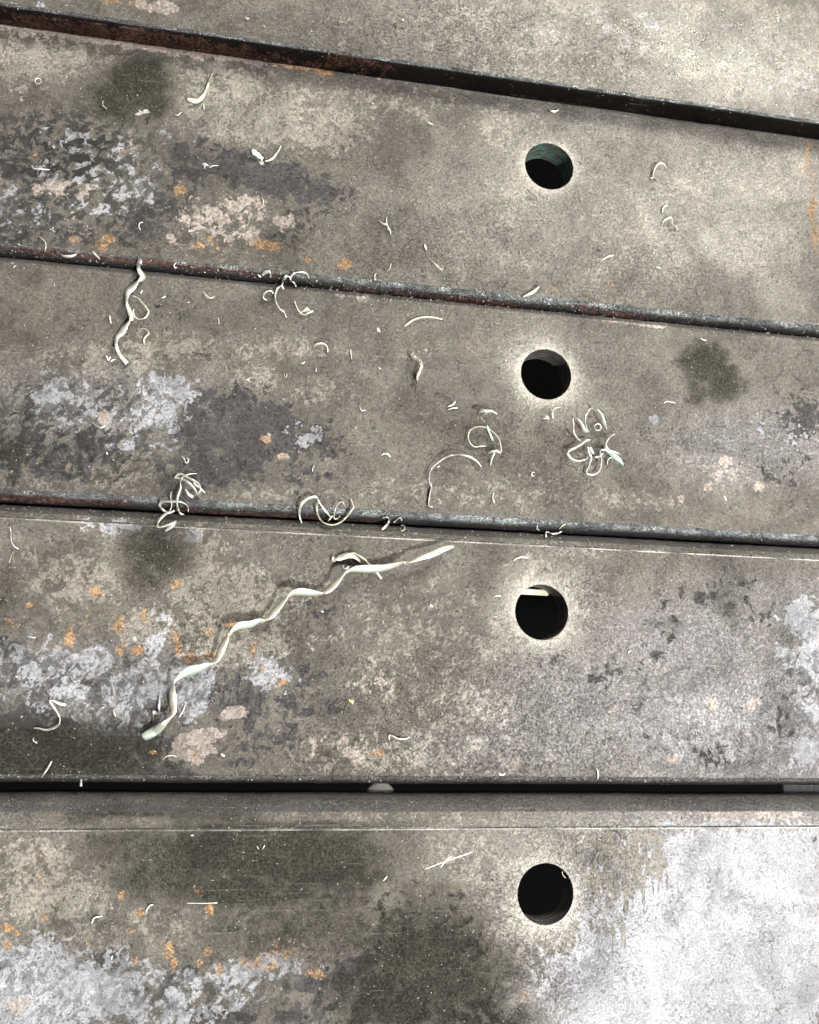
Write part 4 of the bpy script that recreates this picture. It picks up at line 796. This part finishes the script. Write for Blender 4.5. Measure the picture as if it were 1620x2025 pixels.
shave('bent_wire', 'tan leaf-ended bent shaving below the rusty side of the raised bar', [(420,148,5,.6),(418,153,4,.8),(414,162,3.5,.9),(411,175,3.5,.9),(406,187,4.5,.9),(399,196,7,.9),(390,200.5,9,.9),(380,201,6,1.1),(370,199,2,1.4)], CREAM, W=9.5, ragged=.08)
shave('swarf_sliver', 'small white check-mark left below the tan bent shaving', [(345,227.3,1.6,.1),(352,228,3,.3),(358.8,222,3,.2)])
shave('swarf_sliver', 'short cream stub just below the tan bent shaving', [(401.5,205,3,.2),(403,211,4,.4),(403.7,218,3,.1)], CREAM)
e = group_thing('crumpled_swarf', 'crumpled bluish-white chip with a curved tail near the dark blotch', 515, 312)
strip('flake', [(499,297,6,1.6),(504,302,10,1.6),(511,308,9,1.4),(520,315,6,1)], swarf_material('bluish_swarf', (.60,.76,.76), (.80,.88,.86)), e, ragged=.25)
crumple('tuft', 517, 323, 8, PALE, parent=e, seed=6)
crumple('tuft', 506, 318, 6, BLACK, parent=e, seed=7)
strip('strand', [(524,319,3,.6),(531.6,318.5,3.5,.5),(538,316,4,.5),(542,312.8,4.5,.6),(547,305,4,.8),(550.6,299,5,1),(555.8,288.6,3,1.2)], CREAM, e)
crumple('silver_tuft', 281, 223, 10, PALE, 'tuft of silvery flakes at the lower edge of the dark oily blotch', seed=41, flat=.9)
crumple('blackened_flake', 292, 236, 7, BLACK, 'black flake tucked against the silvery tuft', seed=43, flat=.5)
shave('swarf_ring', 'tiny closed ring at far left of the second bar', [(76 + 6*math.cos(a*.785), 161 + 5.5*math.sin(a*.785), 1.8, .5) for a in range(9)])
shave('dark_twig', 'dark curled twig-like shaving left of the silvery tuft', [(205,199,2,.4),(203,207,3,.6),(207,212,3,.5),(212,216,2,.2)], DULL)
shave('swarf_sliver', 'bent white splinter at left edge on the mottled part of the second bar', [(63,327,3,.2),(67,333,3.5,.4),(78,334.5,2.5,.4),(98.7,336,2,.1)])
crumple('swarf_flake', 405, 325, 6, PALE, 'bow-tie white flake on the dark grey blotch', seed=17, flat=.3)
shave('swarf_sliver', 'faint curved hair right of the bow-tie flake', [(414,332,1.8,.1),(422,328,2.2,.3),(432,328,1.6,.1)], CREAM)
shave('swarf_curl', 'hair-thin bracket curve under the crumpled bluish chip', [(518,388,1.6,.2),(521,398,1.8,.6),(519,408,1.8,.6),(511,415,1.6,.2)], CREAM)
shave('swarf_curl', 'crossed pair of curved splinters left half, mid second bar, longer one', [(749,436,2,.2),(757,443,3.5,.5),(765,446,3,.6),(771,455,3,.5),(773,464,2,.1)])
shave('swarf_sliver', 'shorter upright splinter crossing the curved one on the second bar', [(765,429,2,.3),(764.5,440,3,.8),(768,455,2,.4)])
shave('swarf_curl', 'tiny open hook above the orange flecks at lower left of second bar', [(283,440,1.6,.2),(277,441,2.4,.4),(275,448,2.4,.4),(278,455,1.8,.1)])
crumple('swarf_flake', 104, 455, 5, PALE, 'white fleck low at left on the second bar', seed=19, flat=.3)
crumple('swarf_flake', 106, 291, 4, PALE, 'white fleck above the bent splinter on the mottled part', seed=20, flat=.3)
shave('swarf_curl', 'thin long hair curling over the corner at far left of the second bar', [(78,468,1.6,.2),(86,474,2,.5),(91,484,2,.6),(88.6,498.5,1.6,.2)])
shave('swarf_leaf', 'flat white leaf with forked tip lying in the joint at left', [(121.5,504,2,.3),(128,507.5,4,.4),(136.6,508.5,5,.5),(145,507,4,.5),(152,502.5,3,.5)])
shave('swarf_leaf', 'pair of pale streaks stuck on the corner right of the forked leaf', [(183,496,3,.3),(188,503,5,.5),(194,509,4,.4),(198,513,2,.1)], DULL)
shave('swarf_curl', 'small white crescent in the joint right of the thick twisted shaving', [(349,520,2,.3),(344.5,524,3,.5),(346,529.5,3,.5),(351,529,2,.2)])
shave('swarf_curl', 'thin white hook on the corner near the largest orange rust spot', [(745,541,2,.2),(741,545,3,.4),(742,555,2,.3)])
shave('swarf_sliver', 'slanting hair above the thin white hook on the corner', [(774,521,2,.2),(771,531,2,.4),(766,537,1.6,.1)], CREAM)
shave('swarf_curl', 'small white teardrop at lower middle of the second bar', [(839,481,2,.1),(840.5,488,5,.5),(844,495,3,.3)])
shave('swarf_curl', 'slim bent shaving right below the small white teardrop', [(852,514,2,.2),(858,521,3,.5),(865,528,3.5,.5),(872,534,3,.4),(876,530,2,.2)], CREAM)
crumple('dark_green_chip', 1185, 493, 7, BLACK, 'dark greenish chip at lower right middle of the second bar', seed=23, flat=.8)
shave('swarf_stick', 'white bar-shaped sliver right below the dark greenish chip', [(1191,515,3,.1),(1198,510,4.5,.3),(1206,507,4.5,.3),(1215,505.5,2,.1)])
crumple('swarf_flake', 1302, 530, 5, CREAM, 'small flake right of the bar-shaped sliver', seed=25, flat=.5)
e = group_thing('swarf_leaf', 'pointed leaf-shaped shaving perched on the corner between first two joints of holes', 1050, 580)
strip('leaf', [(1033,589,2,.8),(1042,585,5,1),(1052,580,7,1),(1060,574,6,1),(1066,568,3,1.2)], CREAM, e, W=8)
crumple('flake', 1061, 566, 5, BLACK, parent=e, seed=26)
shave('swarf_curl', 'white smile-shaped curl above the first hole', [(1084,215.5,2,.2),(1089,220,3.5,.5),(1097,222,4,.5),(1104,218,3,.4),(1103,214,2,.2)])
shave('dark_twig', 'dark twisted twig of swarf under the first hole', [(1043,375,3,.3),(1048,380,2,.6),(1056,386,2.5,.6),(1062,388,4,.6),(1064,394,3,.2)], DULL)
shave('swarf_curl', 'question-mark-shaped grey shaving right of the first hole', [(1284,352,2,.2),(1290,353,2.5,.3),(1291,345,3,.5),(1294,336,4,.8),(1299,328,5,1),(1306,324,5,1),(1312,326,3,.8),(1317,332,2,.3)], CREAM)
shave('swarf_sliver', 'short dark splinter touching the foot of the question-mark shaving', [(1286,350,2,.2),(1294,352,2.4,.3),(1303,358,2,.1)], DULL)
crumple('dark_green_chip', 1292, 373, 5, BLACK, 'small dark green chip below the question-mark shaving', seed=28, flat=.5)
shave('swarf_curl', 'cream comma-shaped shaving right of the first hole, lower', [(1310,421,2,.2),(1311,413,4,.6),(1315,408,5,.8),(1321,406.5,3,.4)], CREAM)
shave('swarf_curl', 'zigzag shaving lowest right of the first hole', [(1309,446,2,.2),(1312,438,3,.5),(1321,433,5,.8),(1327,434,3,.9),(1330,446,4,.7),(1337,449,4,.5),(1339,456,3,.2)], CREAM)
shave('swarf_curl', 'faint double hair left of the first hole', [(841,238,1.6,.2),(848,243,2,.5),(857,247,1.6,.1)], CREAM)
shave('dark_twig', 'dark hooked splinter below and left of the first hole', [(1026,492,2,.2),(1029,498,3,.5),(1030,506,2,.2)], DULL)
shave('swarf_curl', 'tiny curl alone on the raised bar at upper right', [(1541,34,1.6,.1),(1537,38,2.6,.4),(1540,44,1.6,.1)])
shave('swarf_sliver', 'white sliver near the edge of the raised bar at centre', [(484,34,2,.1),(488,37,4,.3),(493,37,2,.1)])
shave('swarf_tuft', 'fuzzy white shred caught on the rusty side of the raised bar', [(468,104,2,1.0),(474,103,6,1.6),(480,103,4,1.4),(488,107,2,.8)], ragged=.5)

shave('swarf_sliver', 'short slanting hair at upper middle of the nearest bar', [(524,1671,2,.3),(521,1676,2,.4),(518,1681,1.6,.1)])
shave('swarf_sliver', 'tiny splinter left of the short slanting hair on the nearest bar', [(508,1673,2,.2),(512,1679,1.6,.1)])
shave('swarf_curl', 'white angle-shaped hair on the left of the nearest bar', [(182,1827,2,.2),(184,1819,3,.4),(189,1814,3,.4),(203,1811.5,2,.1)])
shave('swarf_curl', 'arched hair right of the angle-shaped one on the nearest bar', [(288.5,1804,2,.2),(292,1796,3,.4),(298,1790,3,.4),(304,1789,2,.1)])
shave('swarf_sliver', 'short white hair at right middle edge of the nearest bar shadowed zone', [(758,1742,2,.2),(763,1736,2.6,.3),(766,1732,1.6,.1)])
shave('swarf_curl', 'small white boat-shaped curl right above the widest gap', [(985,1527,2,.2),(988,1531,4,.4),(995,1532,4,.4),(1000,1528,2.5,.2)])
shave('swarf_sliver', 'thin upright splinter above the widest gap, right of the boat-shaped curl', [(1179,1519,2,.6),(1183,1528,3,.6),(1182,1541,2.5,.2)])
shave('swarf_sliver', 'white fleck left of centre just above the widest gap', [(437,1490,2,.2),(440,1493,4,.3),(444,1496,3,.1)])
shave('swarf_curl', 'dark hair-thin curve low on the fourth bar near the pink patch', [(322,1502,1.6,.2),(329,1496,2,.4),(340,1494,2,.3),(350,1496,1.6,.1)], CREAM)
shave('swarf_curl', 'black comma-shaped splinter at right edge of the nearest bar', [(1613,1655,2,.2),(1613,1661,3,.4),(1608,1665,2,.1)], BLACK)
shave('swarf_curl', 'silvery thread stuck to the wall inside the nearest hole', [(1112,1722,1.1,.0),(1113,1730,1.2,.0),(1119,1736,1.1,.0)], CREAM, lift=-.003, curl=0)
shave('swarf_curl', 'black hooked splinter at the right end of the widest gap', [(1603,1552,2,.8),(1606,1559,3,.8),(1611,1565,2,.4)], BLACK)

# ------------------------------------------------------------------ scratches cut in the bars (parts)
def scratch(bar, pts):
    root = [b for b in BARS if b['n'] == bar][0]['root']
    strip('scratch', [(x, y, w, 0.0) for x, y, w in pts], BRIGHT, root, thick=.00003, curl=0, n=8)
scratch(5, [(370,1786,.6),(400,1786.5,1.1),(430,1785.5,.7)])
scratch(5, [(840,1719,.7),(885,1702,1.2),(935,1685,.6)])
scratch(5, [(871,1716,.8),(884,1700,1.2),(893,1694,.8)])

# ------------------------------------------------------------------ fine swarf dust (uncountable)
def dust():
    rs = np.random.RandomState(11)
    spots = []
    def add(x, y, l): spots.append((x, y, l))
    for _ in range(1000):                       # all over
        add(rs.uniform(-20, 1640), rs.uniform(-10, 2040), rs.uniform(1.2, 3.6) if rs.rand() < .85 else rs.uniform(4, 8))
    def line(ya, yb, yc, k, sp, lo=1.5, hi=5.5, x0=0, x1=1620):
        for _ in range(k):
            x = rs.uniform(x0, x1); t = x / 810 - 1
            y = yb + (yc - ya) / 2 * t + (yc + ya - 2 * yb) / 2 * t * t
            add(x, y + rs.normal(0, sp), rs.uniform(lo, hi))
    line(495, 577, 656, 300, 4); line(485, 568, 645, 160, 6); line(505, 590, 668, 200, 10, x0=600); line(487, 569, 646, 420, 5, lo=1.0, hi=3.2, x0=650); line(500, 583, 662, 260, 6, lo=1.0, hi=3.4, x0=700)
    line(990, 1033, 1079, 150, 4); line(975, 1018, 1060, 110, 7); line(1005, 1048, 1096, 190, 8); line(1021, 1066, 1112, 130, 3, x0=300)
    line(120-110, 122, 245, 70, 4, x0=500); line(1538, 1541, 1543, 120, 4); line(1595, 1595, 1595, 260, 14, lo=1.2, hi=3); line(1641, 1638, 1626, 40, 3)
    for _ in range(260):
        add(rs.normal(900, 200), rs.normal(560, 40), rs.uniform(1.5, 4))
    for _ in range(260): add(rs.normal(1100, 260), rs.normal(960, 90), rs.uniform(1.2, 4))
    for _ in range(160): add(1400 + rs.normal(0, 30), 740 + rs.normal(0, 34), rs.uniform(1.2, 3))
    V, F = [], []
    for x, y, l in spots:
        p = at(x, y, 0)
        z = surf(p[0], p[1])
        if z < -.0035: continue
        if any(b['hole'] and math.hypot(p[0]-b['hole'][0], p[1]-b['hole'][1]) < HR + .0008 for b in BARS): continue
        p[2] = z
        a = rs.uniform(0, 6.28); L = l * PXM * .85; w = max(.00012, L * rs.uniform(.16, .45)); cu = rs.uniform(-.5, .5) * L
        d = np.array([math.cos(a), math.sin(a), 0]); s = np.array([-d[1], d[0], 0]); up = np.array([0, 0, 1.])
        i0 = len(V); h = .00010
        mid = p + s * cu * .5 + up * (h + L * rs.uniform(0, .35))
        A = p - d * L * .5 + up * .00004; B_ = p + d * L * .5 + up * .00004
        for q, ww in ((A, .6), (mid, 1.), (B_, .4)):
            V += [q - s*w*.5*ww, q + s*w*.5*ww, q + up * h]
        for k in (0, 3):
            for m in range(3):
                u = (m + 1) % 3
                F.append((i0+k+m, i0+k+3+m, i0+k+3+u, i0+k+u))
        F.append((i0, i0+1, i0+2)); F.append((i0+8, i0+7, i0+6))
    o = mesh_obj('swarf_dust', V, F, PALE)
    tag(o, 'fine pale metal dust and specks scattered over all the bars', 'metal dust', kind='stuff')
dust()

# ------------------------------------------------------------------ seen below
zc = -.0146
c = at(752.5, 1579, zc); r = 30.5 / FPX * (CAMH - zc)
vs, fs = [], []
rings = [(r*.98, -.0022), (r, -.0016), (r*.97, -.0006), (r*.88, 0), (r*.4, .0004)]
K = 48
for rr, dz in rings:
    for t in range(K): vs.append((rr*math.cos(2*math.pi*t/K), rr*math.sin(2*math.pi*t/K), dz))
for i in range(len(rings)-1):
    for t in range(K):
        u = (t+1) % K; fs.append((i*K+t, i*K+u, (i+1)*K+u, (i+1)*K+t))
vs.append((0, 0, .0005)); fs += [((len(rings)-1)*K+t, (len(rings)-1)*K+(t+1) % K, len(vs)-1) for t in range(K)]
o = mesh_obj('round_cap', vs, fs, CAPM, None, True); o.location = c
tag(o, 'pale round cap peeping through the widest gap, half hidden by the nearest bar', 'cap')
c = at(1056, 1171, zc)
o = box('pale_batten', (0, 0, 0), (.030, .0024, .0016), TIMBER, None, math.radians(-1), .0003); o.location = c
tag(o, 'thin cream batten seen below through the third hole', 'batten')
c = at(1610, 1564, zc)
o = box('grey_batten', (0, 0, 0), (.030, .0055, .0016), plain('grey_painted_metal', (.22, .22, .215), .6), None, 0, .0003); o.location = c
tag(o, 'grey strip seen below at the right end of the widest gap', 'batten')
